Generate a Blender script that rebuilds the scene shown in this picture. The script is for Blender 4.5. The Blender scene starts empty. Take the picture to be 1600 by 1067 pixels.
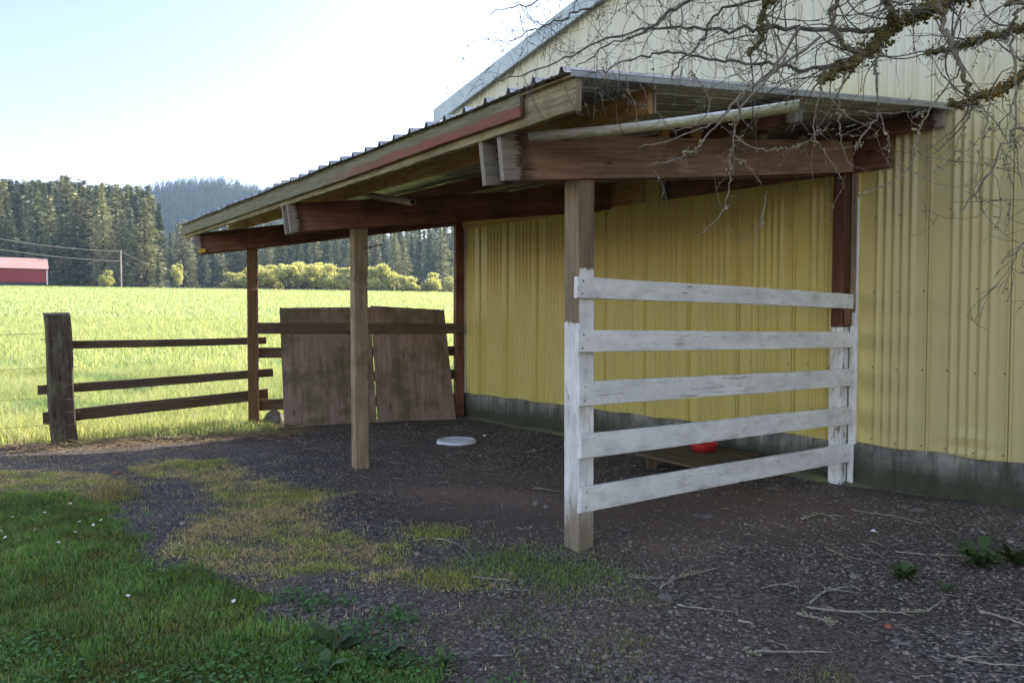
import bpy, math, random
import numpy as np
from mathutils import Vector, Matrix
random.seed(7); rng = np.random.default_rng(7)
R = math.radians
sc = bpy.context.scene
col = sc.collection
V = Vector

# ------------------------------------------------------------------ camera maths
F, PITCH, EYE = 1203.0, R(-2.0), 1.6
def ray(px, py):
    X = (px-800)/F; Y = -(py-533.5)/F
    return V((X, math.cos(PITCH)-Y*math.sin(PITCH), math.sin(PITCH)+Y*math.cos(PITCH)))
def gp(px, py, z=0.0):
    d = ray(px, py); k = (z-EYE)/d.z
    return V((d.x*k, d.y*k, z))
def dp(px, py, depth):
    d = ray(px, py); k = depth/d.y
    return V((d.x*k, depth, EYE+d.z*k))
cam = bpy.data.cameras.new('camera'); co = bpy.data.objects.new('camera', cam); col.objects.link(co)
co.location = (0, 0, EYE); co.rotation_euler = (R(90)+PITCH, 0, 0)
cam.sensor_width = 36; cam.lens = F/1600*36; cam.clip_end = 5000; cam.clip_start = .05
sc.camera = co

# ------------------------------------------------------------------ building frame
BE = R(40.2935); W0 = V((3.1715, 7.4014, 0))
w = V((-math.sin(BE), math.cos(BE), 0)); n = V((-math.cos(BE), -math.sin(BE), 0))
def B(s, t, z): return W0+w*s+n*t+V((0, 0, z))
def wall_s(px, t=0.0):            # s where the wall plane (offset t) is seen at column px
    r = (px-800)/F
    o = W0+n*t
    return (o.x-r*o.y*1.0)/(-(w.x)+r*w.y)
AL = R(35.78)
u = V((-math.sin(AL), math.cos(AL), 0))
P1 = V((.4544, 5.1944, 0)); P2 = P1+u*3.5; P3 = P1+u*7.07
G1 = B(wall_s(1312, .08), .08, 0); G2 = B(wall_s(950, .03), .03, 0); G3 = B(wall_s(717, .08), .08, 0)

# ------------------------------------------------------------------ tagging
def tag(o, label=None, cat=None, group=None, kind=None):
    if label: o['label'] = label
    if cat: o['category'] = cat
    if group: o['group'] = group
    if kind: o['kind'] = kind
    return o
def empty(name, loc, label, cat, group=None):
    o = bpy.data.objects.new(name, None); col.objects.link(o)
    o.location = loc; o.empty_display_size = .1
    return tag(o, label, cat, group)
def link(name, me, m=None, parent=None, M=None):
    o = bpy.data.objects.new(name, me); col.objects.link(o)
    if m: me.materials.append(m)
    M = M or Matrix.Identity(4)
    if parent:
        o.parent = parent
        Mp = Matrix.Translation(parent.location) if parent.parent is None and parent.type == 'EMPTY' else parent['_m'] if '_m' in parent else None
        if Mp is None:
            Mp = MW[parent.name]
        o.matrix_local = Mp.inverted() @ M
    else:
        o.matrix_local = M
    MW[o.name] = M.copy()
    return o
MW = {}

# ------------------------------------------------------------------ mesh builders
def mesh_np(name, verts, faces, smooth=False, colors=None):
    """verts (N,3); faces (M,k) int"""
    me = bpy.data.meshes.new(name)
    verts = np.asarray(verts, dtype=np.float32); faces = np.asarray(faces, dtype=np.int32)
    me.vertices.add(len(verts)); me.vertices.foreach_set('co', verts.ravel())
    k = faces.shape[1]
    me.loops.add(faces.size); me.loops.foreach_set('vertex_index', faces.ravel())
    me.polygons.add(len(faces))
    me.polygons.foreach_set('loop_start', np.arange(0, faces.size, k, dtype=np.int32))
    if smooth: me.polygons.foreach_set('use_smooth', np.ones(len(faces), dtype=bool))
    me.update(calc_edges=True)
    if colors is not None:
        a = me.color_attributes.new('Col', 'FLOAT_COLOR', 'POINT')
        c = np.ones((len(verts), 4), dtype=np.float32); c[:, :colors.shape[1]] = colors
        a.data.foreach_set('color', c.ravel())
    return me
class MB:
    def __init__(s): s.v = []; s.f = []
    def add(s, vs, fs):
        o = len(s.v); s.v += [tuple(x) for x in vs]; s.f += [tuple(i+o for i in f) for f in fs]
    def box(s, a, b):
        x0, y0, z0 = a; x1, y1, z1 = b
        s.add([(x0,y0,z0),(x1,y0,z0),(x1,y1,z0),(x0,y1,z0),(x0,y0,z1),(x1,y0,z1),(x1,y1,z1),(x0,y1,z1)],
              [(0,3,2,1),(4,5,6,7),(0,1,5,4),(1,2,6,5),(2,3,7,6),(3,0,4,7)])
    def tube(s, pts, rad, k=6, cap=True):
        pts = [V(p) for p in pts]; m = len(pts); ring = []
        rs = rad if hasattr(rad, '__len__') else [rad]*m
        up = V((0.13, .21, 1)).normalized()
        for i, p in enumerate(pts):
            d = (pts[min(i+1, m-1)]-pts[max(i-1, 0)]).normalized()
            a = d.cross(up)
            if a.length < .05: a = d.cross(V((1, 0, 0)))
            a.normalize(); b = d.cross(a)
            ring.append([p+(a*math.cos(q)+b*math.sin(q))*rs[i] for q in [2*math.pi*j/k for j in range(k)]])
        o = len(s.v)
        for r in ring: s.v += [tuple(x) for x in r]
        for i in range(m-1):
            for j in range(k):
                s.f.append((o+i*k+j, o+i*k+(j+1)%k, o+(i+1)*k+(j+1)%k, o+(i+1)*k+j))
        if cap:
            s.f.append(tuple(o+j for j in range(k))[::-1]); s.f.append(tuple(o+(m-1)*k+j for j in range(k)))
    def mesh(s, name, smooth=False):
        me = bpy.data.meshes.new(name); me.from_pydata(s.v, [], s.f); me.update()
        if smooth: me.polygons.foreach_set('use_smooth', [True]*len(me.polygons))
        return me
    def build(s, name, m, parent=None, smooth=False, M=None):
        me = s.mesh(name, smooth)
        if M is not None:      # verts given in world, want local frame M
            me.transform(M.inverted())
        return link(name, me, m, parent, M)
def frame(p0, p1, up=V((0, 0, 1))):
    x = (p1-p0).normalized(); y = up.cross(x)
    if y.length < 1e-4: y = V((0, 1, 0))
    y.normalize(); z = x.cross(y)
    M = Matrix.Identity(4)
    for i in range(3): M[i][0] = x[i]; M[i][1] = y[i]; M[i][2] = z[i]; M[i][3] = p0[i]
    return M
def board(name, p0, p1, h, th, m, parent=None, up=V((0, 0, 1)), ch=.004, jit=.0025, seg=.12, fn=None, chip=0.0, taper=None):
    """a real sawn board: x runs along its length, z across its height; edges eased and slightly wavy"""
    p0 = V(p0); p1 = V(p1); L = (p1-p0).length
    M = frame(p0, p1, up); N = max(2, int(L/seg)+1)
    prof = [(-th/2, -h/2+ch), (-th/2+ch, -h/2), (th/2-ch, -h/2), (th/2, -h/2+ch), (th/2, h/2-ch), (th/2-ch, h/2), (-th/2+ch, h/2), (-th/2, h/2-ch)]
    vs = []; fs = []
    ph = random.random()*10
    for i in range(N):
        x = L*i/(N-1)
        wy = jit*1.6*math.sin(x*1.1+ph); wz = jit*math.sin(x*1.7+ph*2)
        for j, (a, b) in enumerate(prof):
            rz = random.uniform(-jit, jit)*.6
            if chip and j in (0, 1, 2, 3) and random.random() < .08: rz += chip*random.random()
            y, z = a+wy, b+wz+(rz if abs(b) > h/2-ch*1.5 else 0)
            if taper: z = z*(1+taper*(x/L))
            q = V((x, y, z))
            if i in (0, N-1): q.x += random.uniform(-.003, .003)
            if fn: q = fn(q, L)
            vs.append(q)
    k = 8
    for i in range(N-1):
        for j in range(k):
            fs.append((i*k+j, i*k+(j+1)%k, (i+1)*k+(j+1)%k, (i+1)*k+j))
    fs.append(tuple(range(k))[::-1]); fs.append(tuple((N-1)*k+j for j in range(k)))
    me = bpy.data.meshes.new(name); me.from_pydata([tuple(v) for v in vs], [], fs); me.update()
    # orientation check: make normals point outwards
    return link(name, me, m, parent, M)

# numpy value noise
_T = rng.random((64, 64))
def vnoise(x, y):
    x = np.asarray(x, float); y = np.asarray(y, float)
    xi = np.floor(x).astype(int); yi = np.floor(y).astype(int); fx = x-xi; fy = y-yi
    fx = fx*fx*(3-2*fx); fy = fy*fy*(3-2*fy)
    a = _T[xi % 64, yi % 64]; b = _T[(xi+1) % 64, yi % 64]; c = _T[xi % 64, (yi+1) % 64]; d = _T[(xi+1) % 64, (yi+1) % 64]
    return (a*(1-fx)+b*fx)*(1-fy)+(c*(1-fx)+d*fx)*fy
def fbm(x, y, o=4):
    s = 0; a = .5; t = 0
    for i in range(o):
        s = s+a*vnoise(x*2**i+17*i, y*2**i+5*i); t += a; a *= .5
    return s/t

# ------------------------------------------------------------------ materials
def newmat(name):
    m = bpy.data.materials.new(name); m.use_nodes = True
    nt = m.node_tree; b = nt.nodes['Principled BSDF']
    return m, nt, b
def N(nt, t, **kw):
    nd = nt.nodes.new(t)
    for k, v in kw.items():
        if k.startswith('i_'): nd.inputs[k[2:].replace('_', ' ')].default_value = v
        else: setattr(nd, k, v)
    return nd
def ramp(nt, fac, stops):
    r = nt.nodes.new('ShaderNodeValToRGB'); nt.links.new(fac, r.inputs[0])
    el = r.color_ramp.elements
    while len(el) > 1: el.remove(el[-1])
    el[0].position = stops[0][0]; el[0].color = (*stops[0][1], 1)
    for p, c in stops[1:]:
        e = el.new(p); e.color = (*c, 1)
    return r.outputs[0]
def g3(v): return (v, v, v)
def mix(nt, fac, a, b, mode='MIX'):
    m = nt.nodes.new('ShaderNodeMix'); m.data_type = 'RGBA'; m.blend_type = mode
    for sock, v in ((m.inputs[0], fac), (m.inputs[6], a), (m.inputs[7], b)):
        if isinstance(v, (int, float)): sock.default_value = v
        elif isinstance(v, tuple): sock.default_value = (*v, 1)
        else: nt.links.new(v, sock)
    return m.outputs[2]
def math_(nt, op, a, b=None, c=None, clamp=False):
    m = nt.nodes.new('ShaderNodeMath'); m.operation = op; m.use_clamp = clamp
    for i, v in enumerate((a, b, c)):
        if v is None: continue
        if isinstance(v, (int, float)): m.inputs[i].default_value = v
        else: nt.links.new(v, m.inputs[i])
    return m.outputs[0]
def coords(nt, scale=(1, 1, 1), rand=True, kind='Object'):
    tc = nt.nodes.new('ShaderNodeTexCoord'); mp = nt.nodes.new('ShaderNodeMapping')
    mp.inputs['Scale'].default_value = scale
    nt.links.new(tc.outputs[kind], mp.inputs[0])
    if rand:
        oi = nt.nodes.new('ShaderNodeObjectInfo')
        cx = nt.nodes.new('ShaderNodeCombineXYZ')
        k = math_(nt, 'MULTIPLY', oi.outputs['Random'], 53.0)
        nt.links.new(k, cx.inputs[0]); nt.links.new(k, cx.inputs[1]); nt.links.new(k, cx.inputs[2])
        nt.links.new(cx.outputs[0], mp.inputs['Location'])
    return mp.outputs[0]
def noise(nt, vec, scale, detail=4, rough=.6, dist=0.0):
    t = N(nt, 'ShaderNodeTexNoise'); t.inputs['Scale'].default_value = scale
    t.inputs['Detail'].default_value = detail; t.inputs['Roughness'].default_value = rough
    t.inputs['Distortion'].default_value = dist
    nt.links.new(vec, t.inputs['Vector']); return t.outputs['Fac']
def bump(nt, h, b, dist=.004, st=.6):
    bn = nt.nodes.new('ShaderNodeBump'); bn.inputs['Distance'].default_value = dist; bn.inputs['Strength'].default_value = st
    nt.links.new(h, bn.inputs['Height']); nt.links.new(bn.outputs[0], b.inputs['Normal'])
    return bn
def wood(name, light, dark, moss=0.0, mosscol=(.10, .12, .03), endgrey=0.0, stain=None, stainamt=.4, rough=.85, grain=1.0):
    m, nt, b = newmat(name); L = nt.links
    g = coords(nt, (1.2, 28*grain, 28*grain)); c = coords(nt, (1, 1, 1)); st = coords(nt, (.35, 5, 5))
    fine = noise(nt, g, 2.2, 5, .65, .6)
    big = noise(nt, st, 2.0, 3, .6, 1.2)
    colr = ramp(nt, fine, [(.25, dark), (.72, light)])
    blot = noise(nt, c, 3.0, 4, .65)
    colr = mix(nt, .75, colr, ramp(nt, big, [(.3, g3(.55)), (.7, g3(1.2))]), 'MULTIPLY')
    if stain:
        colr = mix(nt, math_(nt, 'MULTIPLY', ramp(nt, blot, [(.46, g3(0)), (.6, g3(1))]), stainamt), colr, stain)
    # knots
    vk = N(nt, 'ShaderNodeTexVoronoi'); vk.inputs['Scale'].default_value = 1.0
    L.new(coords(nt, (2.2, 7, 7)), vk.inputs['Vector'])
    colr = mix(nt, ramp(nt, vk.outputs['Distance'], [(.05, g3(.85)), (.13, g3(0))]), colr, tuple(x*.35 for x in dark))
    # drying cracks
    ck = noise(nt, coords(nt, (.8, 40, 40)), 1.6, 2, .5, .3)
    crack = ramp(nt, ck, [(.30, g3(1)), (.34, g3(0))])
    colr = mix(nt, math_(nt, 'MULTIPLY', crack, .7), colr, tuple(x*.3 for x in dark))
    if endgrey:
        tc = nt.nodes.new('ShaderNodeTexCoord'); sx = nt.nodes.new('ShaderNodeSeparateXYZ'); L.new(tc.outputs['Object'], sx.inputs[0])
        nn = noise(nt, coords(nt, (1, 5, 7)), 4.0, 5, .7, 1.0)
        e = math_(nt, 'ADD', sx.outputs[0], math_(nt, 'MULTIPLY', math_(nt, 'SUBTRACT', nn, .5), endgrey*1.6))
        rim = ramp(nt, math_(nt, 'DIVIDE', e, endgrey*2), [(.30, g3(0)), (.44, g3(1)), (.50, g3(1)), (.85, g3(0))])
        colr = mix(nt, math_(nt, 'MULTIPLY', rim, .8), colr, (.035, .022, .018))
        gm = ramp(nt, math_(nt, 'DIVIDE', e, endgrey*2), [(.30, g3(1)), (.42, g3(0))])
        colr = mix(nt, gm, colr, mix(nt, .6, (.30, .26, .22), ramp(nt, fine, [(.3, g3(.3)), (.7, g3(1.2))]), 'MULTIPLY'))
    if moss:
        mm = noise(nt, coords(nt, (1, 2.5, 2.5)), 3.5, 6, .72)
        mk = ramp(nt, mm, [(.62-moss*.35, g3(0)), (.80-moss*.35, g3(1))])
        colr = mix(nt, mk, colr, mix(nt, noise(nt, c, 40, 3), tuple(x*.6 for x in mosscol), tuple(x*1.6 for x in mosscol)))
    L.new(colr, b.inputs['Base Color']); b.inputs['Roughness'].default_value = rough
    b.inputs['Specular IOR Level'].default_value = .25
    h = math_(nt, 'SUBTRACT', fine, math_(nt, 'MULTIPLY', crack, .8))
    bump(nt, h, b, .004, .7)
    m['bc'] = 1
    return m
def paint_over(m_base_light, m_base_dark, name, paint=(.76, .74, .72), wear=.44, zmin_face=None, stain=(.30, .22, .17), vert=False):
    """flaking paint over grey wood"""
    m, nt, b = newmat(name); L = nt.links
    g = coords(nt, (1.2, 34, 34)); c = coords(nt)
    fine = noise(nt, g, 2.2, 5, .65, .8)
    woodc = ramp(nt, fine, [(.3, m_base_dark), (.7, m_base_light)])
    pn = noise(nt, coords(nt, (2.0, 9, 9)), 2.2, 8, .78, .7)
    oi_ = nt.nodes.new('ShaderNodeObjectInfo'); pn = math_(nt, 'ADD', pn, math_(nt, 'MULTIPLY', math_(nt, 'SUBTRACT', oi_.outputs['Random'], .6), .12))
    fl = ramp(nt, pn, [(wear-.16, g3(0)), (wear-.12, g3(1))])
    hair = ramp(nt, noise(nt, coords(nt, (1.0, 24, 24)), 1.5, 3, .6, 2.2), [(.31, g3(0)), (.345, g3(1))])
    fl = math_(nt, 'MULTIPLY', fl, math_(nt, 'MAXIMUM', hair, ramp(nt, noise(nt, c, 1.9, 3), [(.44, g3(1)), (.52, g3(0))])))
    pc = mix(nt, .8, paint, ramp(nt, noise(nt, coords(nt, (1.5, 3, 3)), 1.6, 5, .7), [(.3, g3(.62)), (.6, g3(1.05))]), 'MULTIPLY')
    sm = ramp(nt, noise(nt, coords(nt, (.8, 1.2, 1.2)), 2.1, 3, .6), [(.60, g3(0)), (.72, g3(.55))])
    pc = mix(nt, sm, pc, stain)
    gr = ramp(nt, noise(nt, coords(nt, (1, 4, 4)), 5, 6, .8), [(.54, g3(0)), (.72, g3(.55))])
    pc = mix(nt, gr, pc, (.22, .21, .20))
    colr = mix(nt, fl, woodc, pc)
    L.new(colr, b.inputs['Base Color']); b.inputs['Roughness'].default_value = .65
    b.inputs['Specular IOR Level'].default_value = .3
    bump(nt, math_(nt, 'ADD', math_(nt, 'MULTIPLY', fl, .6), math_(nt, 'MULTIPLY', fine, .5)), b, .003, .6)
    return m, nt, b, colr, fl
def plain(name, c, rough=.7, metal=0.0, var=.3, scale=6, bumpd=0.0, c2=None):
    m, nt, b = newmat(name)
    v = noise(nt, coords(nt), scale, 5, .65)
    colr = mix(nt, ramp(nt, v, [(.35, g3(0)), (.65, g3(1))]), tuple(x*(1-var) for x in c), c2 or tuple(x*(1+var*.5) for x in c))
    nt.links.new(colr, b.inputs['Base Color']); b.inputs['Roughness'].default_value = rough; b.inputs['Metallic'].default_value = metal
    if bumpd: bump(nt, v, b, bumpd, .8)
    return m
def leafmat(name, trans=.45, gain=1.0, rough=.6, fixed=None, spread=.35):
    m, nt, b = newmat(name); L = nt.links
    if fixed:
        oi = nt.nodes.new('ShaderNodeObjectInfo')
        c = mix(nt, oi.outputs['Random'], tuple(x*(1-spread) for x in fixed), tuple(x*(1+spread) for x in fixed))
        a = nt.nodes.new('ShaderNodeVertexColor'); a.layer_name = 'Col'
        c = mix(nt, 1.0, c, a.outputs[0], 'MULTIPLY')
    else:
        a = nt.nodes.new('ShaderNodeVertexColor'); a.layer_name = 'Col'; c = a.outputs[0]
    L.new(c, b.inputs['Base Color']); b.inputs['Roughness'].default_value = rough; b.inputs['Specular IOR Level'].default_value = .25
    tr = nt.nodes.new('ShaderNodeBsdfTranslucent'); L.new(mix(nt, 1.0, c, (1.25, 1.25, .7), 'MULTIPLY'), tr.inputs[0])
    ms = nt.nodes.new('ShaderNodeMixShader'); ms.inputs[0].default_value = trans
    L.new(b.outputs[0], ms.inputs[1]); L.new(tr.outputs[0], ms.inputs[2]); L.new(ms.outputs[0], nt.nodes['Material Output'].inputs[0])
    return m

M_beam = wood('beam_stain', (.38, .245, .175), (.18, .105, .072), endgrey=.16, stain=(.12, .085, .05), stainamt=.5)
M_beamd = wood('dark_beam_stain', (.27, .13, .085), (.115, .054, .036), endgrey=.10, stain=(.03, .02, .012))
M_purlin = wood('purlin_stain', (.60, .36, .16), (.28, .14, .065), stain=(.42, .32, .11), stainamt=.7, moss=.25, mosscol=(.12, .10, .02))
M_post = wood('tan_post', (.40, .30, .20), (.22, .16, .10), stain=(.12, .09, .05), stainamt=.5, grain=.8)
M_postg = wood('brown_post', (.24, .14, .075), (.10, .058, .03), stain=(.12, .06, .035), moss=.15)
M_rim = wood('mossy_rim', (.42, .36, .24), (.17, .14, .085), moss=.38, mosscol=(.16, .155, .05), stain=(.10, .07, .03))
M_ply = wood('plywood', (.33, .235, .19), (.20, .14, .11), stain=(.11, .095, .05), stainamt=.7, grain=.35)
M_rail = wood('dark_rail', (.17, .115, .075), (.075, .05, .033), moss=.2, mosscol=(.14, .14, .06))
M_tie = wood('old_tie', (.12, .088, .062), (.045, .032, .024), moss=.35, mosscol=(.13, .13, .08))
M_white = paint_over((.27, .24, .21), (.11, .09, .08), 'white_paint', wear=.40)[0]
M_whitestub = paint_over((.2, .15, .10), (.10, .07, .05), 'worn_white', wear=.49)[0]
def post_white(name, zl, zr):
    """tan post whose lower part carries flaking white paint; local x is the height"""
    m, nt, b, pc, fl = paint_over((.22, .18, .13), (.12, .09, .06), name, wear=.47)
    L = nt.links
    wc = mix(nt, .8, ramp(nt, noise(nt, coords(nt, (1.2, 22, 22)), 2.2, 5, .65, .6), [(.25, (.15, .11, .07)), (.72, (.27, .20, .14))]),
             ramp(nt, noise(nt, coords(nt, (.4, 4, 4)), 2.4, 4, .6, 1.0), [(.3, g3(.6)), (.7, g3(1.25))]), 'MULTIPLY')
    tc = nt.nodes.new('ShaderNodeTexCoord'); sx = nt.nodes.new('ShaderNodeSeparateXYZ'); L.new(tc.outputs['Object'], sx.inputs[0])
    sn = nt.nodes.new('ShaderNodeSeparateXYZ'); L.new(tc.outputs['Normal'], sn.inputs[0])
    side = math_(nt, 'GREATER_THAN', math_(nt, 'ABSOLUTE', sn.outputs[1]), math_(nt, 'ABSOLUTE', sn.outputs[2]))
    thr = math_(nt, 'ADD', math_(nt, 'MULTIPLY', side, zl-zr), zr)
    e = math_(nt, 'ADD', math_(nt, 'SUBTRACT', thr, sx.outputs[0]), math_(nt, 'MULTIPLY', math_(nt, 'SUBTRACT', noise(nt, coords(nt, (3, 20, 20)), 2, 4, .7), .5), .10))
    k = ramp(nt, e, [(0, g3(0)), (.01, g3(1))])
    # paint thins out near the ground
    low = ramp(nt, math_(nt, 'ADD', sx.outputs[0], math_(nt, 'MULTIPLY', noise(nt, coords(nt, (2, 14, 14)), 2, 4, .7), .5)), [(.75, g3(.1)), (1.5, g3(1))])
    c = mix(nt, math_(nt, 'MULTIPLY', k, low), wc, pc)
    gm = ramp(nt, math_(nt, 'ADD', sx.outputs[0], noise(nt, coords(nt, (1, 6, 6)), 3, 4, .7)), [(.55, g3(.7)), (1.0, g3(0))])
    c = mix(nt, gm, c, (.13, .125, .055))
    L.new(c, b.inputs['Base Color'])
    return m
M_fascia, nt, b = newmat('red_and_grey_fascia')
_g = noise(nt, coords(nt, (1.2, 24, 24)), 2.2, 5, .65, .5)
_w = ramp(nt, _g, [(.3, (.10, .09, .055)), (.7, (.24, .22, .15))])
_tc = nt.nodes.new('ShaderNodeTexCoord'); _s = nt.nodes.new('ShaderNodeSeparateXYZ'); nt.links.new(_tc.outputs['Object'], _s.inputs[0])
_e = math_(nt, 'ADD', _s.outputs[2], math_(nt, 'MULTIPLY', math_(nt, 'SUBTRACT', noise(nt, coords(nt, (1.2, 5, 5)), 2.5, 5, .7), .5), .05))
_k = ramp(nt, math_(nt, 'MULTIPLY_ADD', _e, 5.0, .5), [(.49, g3(1)), (.54, g3(0))])
_x = ramp(nt, math_(nt, 'MULTIPLY', math_(nt, 'ADD', _s.outputs[0], math_(nt, 'MULTIPLY', noise(nt, coords(nt, (2, 8, 8)), 2, 4), .8)), .2), [(.44, g3(1)), (.66, g3(0))])
_c = mix(nt, math_(nt, 'MULTIPLY', _k, _x), _w, mix(nt, _g, (.17, .055, .035), (.26, .095, .062)))
_m = ramp(nt, noise(nt, coords(nt, (1, 3, 3)), 4, 6, .75), [(.50, g3(0)), (.66, g3(.8))])
_c = mix(nt, _m, _c, (.11, .115, .045))
nt.links.new(_c, b.inputs['Base Color']); b.inputs['Roughness'].default_value = .85; bump(nt, _g, b, .004, .6)

# siding
M_side, nt, b = newmat('yellow_siding')
_c1 = noise(nt, coords(nt, (1, 1, .35), False), 1.3, 4, .6)
_st = noise(nt, coords(nt, (9, 9, .25), False), 2.0, 5, .7)
c = mix(nt, _c1, (.54, .445, .115), (.60, .50, .15))
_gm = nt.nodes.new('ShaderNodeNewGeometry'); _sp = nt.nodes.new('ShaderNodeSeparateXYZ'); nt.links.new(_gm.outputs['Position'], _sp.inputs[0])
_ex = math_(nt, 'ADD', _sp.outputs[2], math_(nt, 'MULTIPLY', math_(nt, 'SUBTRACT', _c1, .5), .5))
_skyrefl = ramp(nt, math_(nt, 'MULTIPLY', _ex, .2), [(.62, g3(0)), (.80, g3(.85))])          # sky reflection painted in as pale cream, high on the gable
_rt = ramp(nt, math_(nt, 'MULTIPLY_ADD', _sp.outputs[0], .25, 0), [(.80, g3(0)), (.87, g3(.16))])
c = mix(nt, math_(nt, 'MULTIPLY', _rt, 4.0), c, (.46, .405, .225))  # duller tan past the lean-to roof: its open daylight put into the colour
c = mix(nt, _skyrefl, c, (.66, .65, .55))
c = mix(nt, ramp(nt, _st, [(.45, g3(.0)), (.8, g3(.40))]), c, (.34, .27, .10))
_sp = noise(nt, coords(nt, (1, 1, 1), False), 14, 5, .75)
c = mix(nt, ramp(nt, _sp, [(.68, g3(0)), (.74, g3(.45))]), c, (.16, .13, .06))
nt.links.new(c, b.inputs['Base Color']); b.inputs['Roughness'].default_value = .45; b.inputs['Specular IOR Level'].default_value = .55

# concrete
M_conc, nt, b = newmat('stained_concrete')
_v = coords(nt, (1, 1, 1), False); _n = noise(nt, _v, 2.5, 6, .7)
c = ramp(nt, _n, [(.3, (.09, .085, .075)), (.5, (.23, .22, .20)), (.72, (.42, .41, .37))])
_r = noise(nt, coords(nt, (3, 3, .5), False), 2.2, 6, .75)
c = mix(nt, ramp(nt, _r, [(.44, g3(0)), (.64, g3(.85))]), c, (.05, .05, .04))
_tc = nt.nodes.new('ShaderNodeNewGeometry'); _s = nt.nodes.new('ShaderNodeSeparateXYZ'); nt.links.new(_tc.outputs['Position'], _s.inputs[0])
_e = math_(nt, 'ADD', _s.outputs[2], math_(nt, 'MULTIPLY', noise(nt, coords(nt, (2, 2, 1), False), 1.7, 5, .7), .35))
c = mix(nt, ramp(nt, _e, [(.30, g3(.94)), (.52, g3(0))]), c, mix(nt, noise(nt, _v, 11, 7, .8), (.012, .015, .008), (.075, .078, .045)))
nt.links.new(c, b.inputs['Base Color']); b.inputs['Roughness'].default_value = .9; bump(nt, noise(nt, _v, 30, 6, .7), b, .004, .6)
M_roof = plain('galvanised_roof', (.36, .38, .40), .38, .75, .35, 3, .001, (.46, .48, .50))
M_roofb = plain('barn_roof_metal', (.42, .47, .50), .4, .3, .15, 2)
M_trim = plain('pale_rake_trim', (.50, .56, .58), .45, .0, .12, 3)
M_corner = plain('white_corner_trim', (.72, .72, .68), .5, 0, .2, 5)
M_hanger = plain('zinc_strap', (.42, .42, .42), .4, .8, .3, 20)
M_dark = plain('dark_screw', (.03, .025, .02), .7)
M_pipe, nt, b = newmat('dirty_white_pvc')
_n = noise(nt, coords(nt, (1.5, 8, 8)), 5, 6, .75)
_g = nt.nodes.new('ShaderNodeNewGeometry'); _s = nt.nodes.new('ShaderNodeSeparateXYZ'); nt.links.new(_g.outputs['Normal'], _s.inputs[0])
_tc = nt.nodes.new('ShaderNodeTexCoord'); _sx = nt.nodes.new('ShaderNodeSeparateXYZ'); nt.links.new(_tc.outputs['Object'], _sx.inputs[0])
_q = math_(nt, 'SUBTRACT', math_(nt, 'ADD', _n, math_(nt, 'MULTIPLY', _sx.outputs[0], -.22)), math_(nt, 'MULTIPLY', _s.outputs[2], .22))
c = mix(nt, ramp(nt, _q, [(.16, g3(0)), (.48, g3(.85))]), (.82, .80, .74), (.24, .235, .07))
nt.links.new(c, b.inputs['Base Color']); b.inputs['Roughness'].default_value = .4
M_pipe2 = plain('grey_pvc', (.42, .38, .30), .5, 0, .4, 10)
M_stone = plain('stone', (.17, .155, .14), .9, 0, .45, 9, .01)
M_brick = plain('brick_red_bit', (.28, .09, .05), .9, 0, .3, 9, .01)
M_plate = plain('white_plastic', (.75, .76, .80), .5, 0, .15, 5)
M_red = plain('red_plastic', (.50, .03, .03), .4, 0, .1, 5)
M_mat = wood('flat_board', (.16, .125, .08), (.10, .075, .05), grain=.3)
M_wire = plain('wire', (.12, .09, .07), .6, .5)
M_bark = plain('lichened_bark', (.075, .062, .052), .95, 0, .5, 30, .003, (.17, .16, .13))
M_barkl = plain('pale_twig', (.20, .17, .13), .95, 0, .4, 40, .001)
M_moss = plain('moss', (.09, .078, .018), 1, 0, .55, 20, .01, (.22, .19, .045))
M_mossbark = plain('mossy_bark', (.075, .058, .03), .98, 0, .6, 26, .006, (.17, .14, .05))
M_lich = plain('lichen', (.30, .28, .17), 1, 0, .4, 30, .004)
M_orange = plain('orange_lichen', (.36, .20, .035), 1, 0, .4, 30, .004)
M_redbarn = plain('red_barn_paint', (.30, .028, .035), .7, 0, .15, .3)
M_pinkroof = plain('pink_barn_roof', (.46, .26, .235), .6, .1, .12, .3)
M_pole = plain('grey_pole', (.42, .38, .34), .8, 0, .2, 4)
M_trunk = plain('trunk_bark', (.10, .075, .055), .95, 0, .4, 3)

# ------------------------------------------------------------------ terrain
def smooth(x, a, b):
    t = np.clip((x-a)/(b-a), 0, 1); return t*t*(3-2*t)
def height(x, y):
    x = np.asarray(x, float); y = np.asarray(y, float)
    z = np.zeros(np.broadcast(x, y).shape)
    far = .0500*(y-13)-.0143*(x+58)*smooth(y, 20, 140)
    fl = 13+125
    farz = np.where(y < fl, far, .0500*125-.0143*(x+58)+.012*(y-fl))
    z = z+smooth(y, 11.5, 17)*np.maximum(farz, 0)
    # hill behind
    z = z+98*np.exp(-((x+318)/165)**2-((y-800)/170)**2)*smooth(y, 330, 600)
    z = z+34*np.exp(-((x-40)/330)**2-((y-820)/150)**2)*smooth(y, 300, 600)
    near = 1-smooth(y, 14, 30)
    lump = (fbm(x*.7+3, y*.7, 3)-.5)*.07+(fbm(x*3, y*3+9, 3)-.5)*.025
    # shallow scrape with a low bank between the two front posts
    c = gp(700, 790); d = ((x-c.x)/.75)**2+((y-c.y)/.42)**2
    lump = lump-.12*np.exp(-d*1.3)+.06*np.exp(-((np.sqrt(d)-1.3)/.3)**2)*smooth(y, c.y-.2, c.y+.2)
    for q_ in (P1, P2): lump = lump*(1-np.exp(-((x-q_.x)**2+(y-q_.y)**2)/.16))
    c = gp(1020, 850); lump = lump+.05*np.exp(-((x-c.x)/.9)**2-((y-c.y)/.22)**2)
    return z+lump*near
def hz(x, y): return float(height(np.array([x]), np.array([y]))[0])
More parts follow.
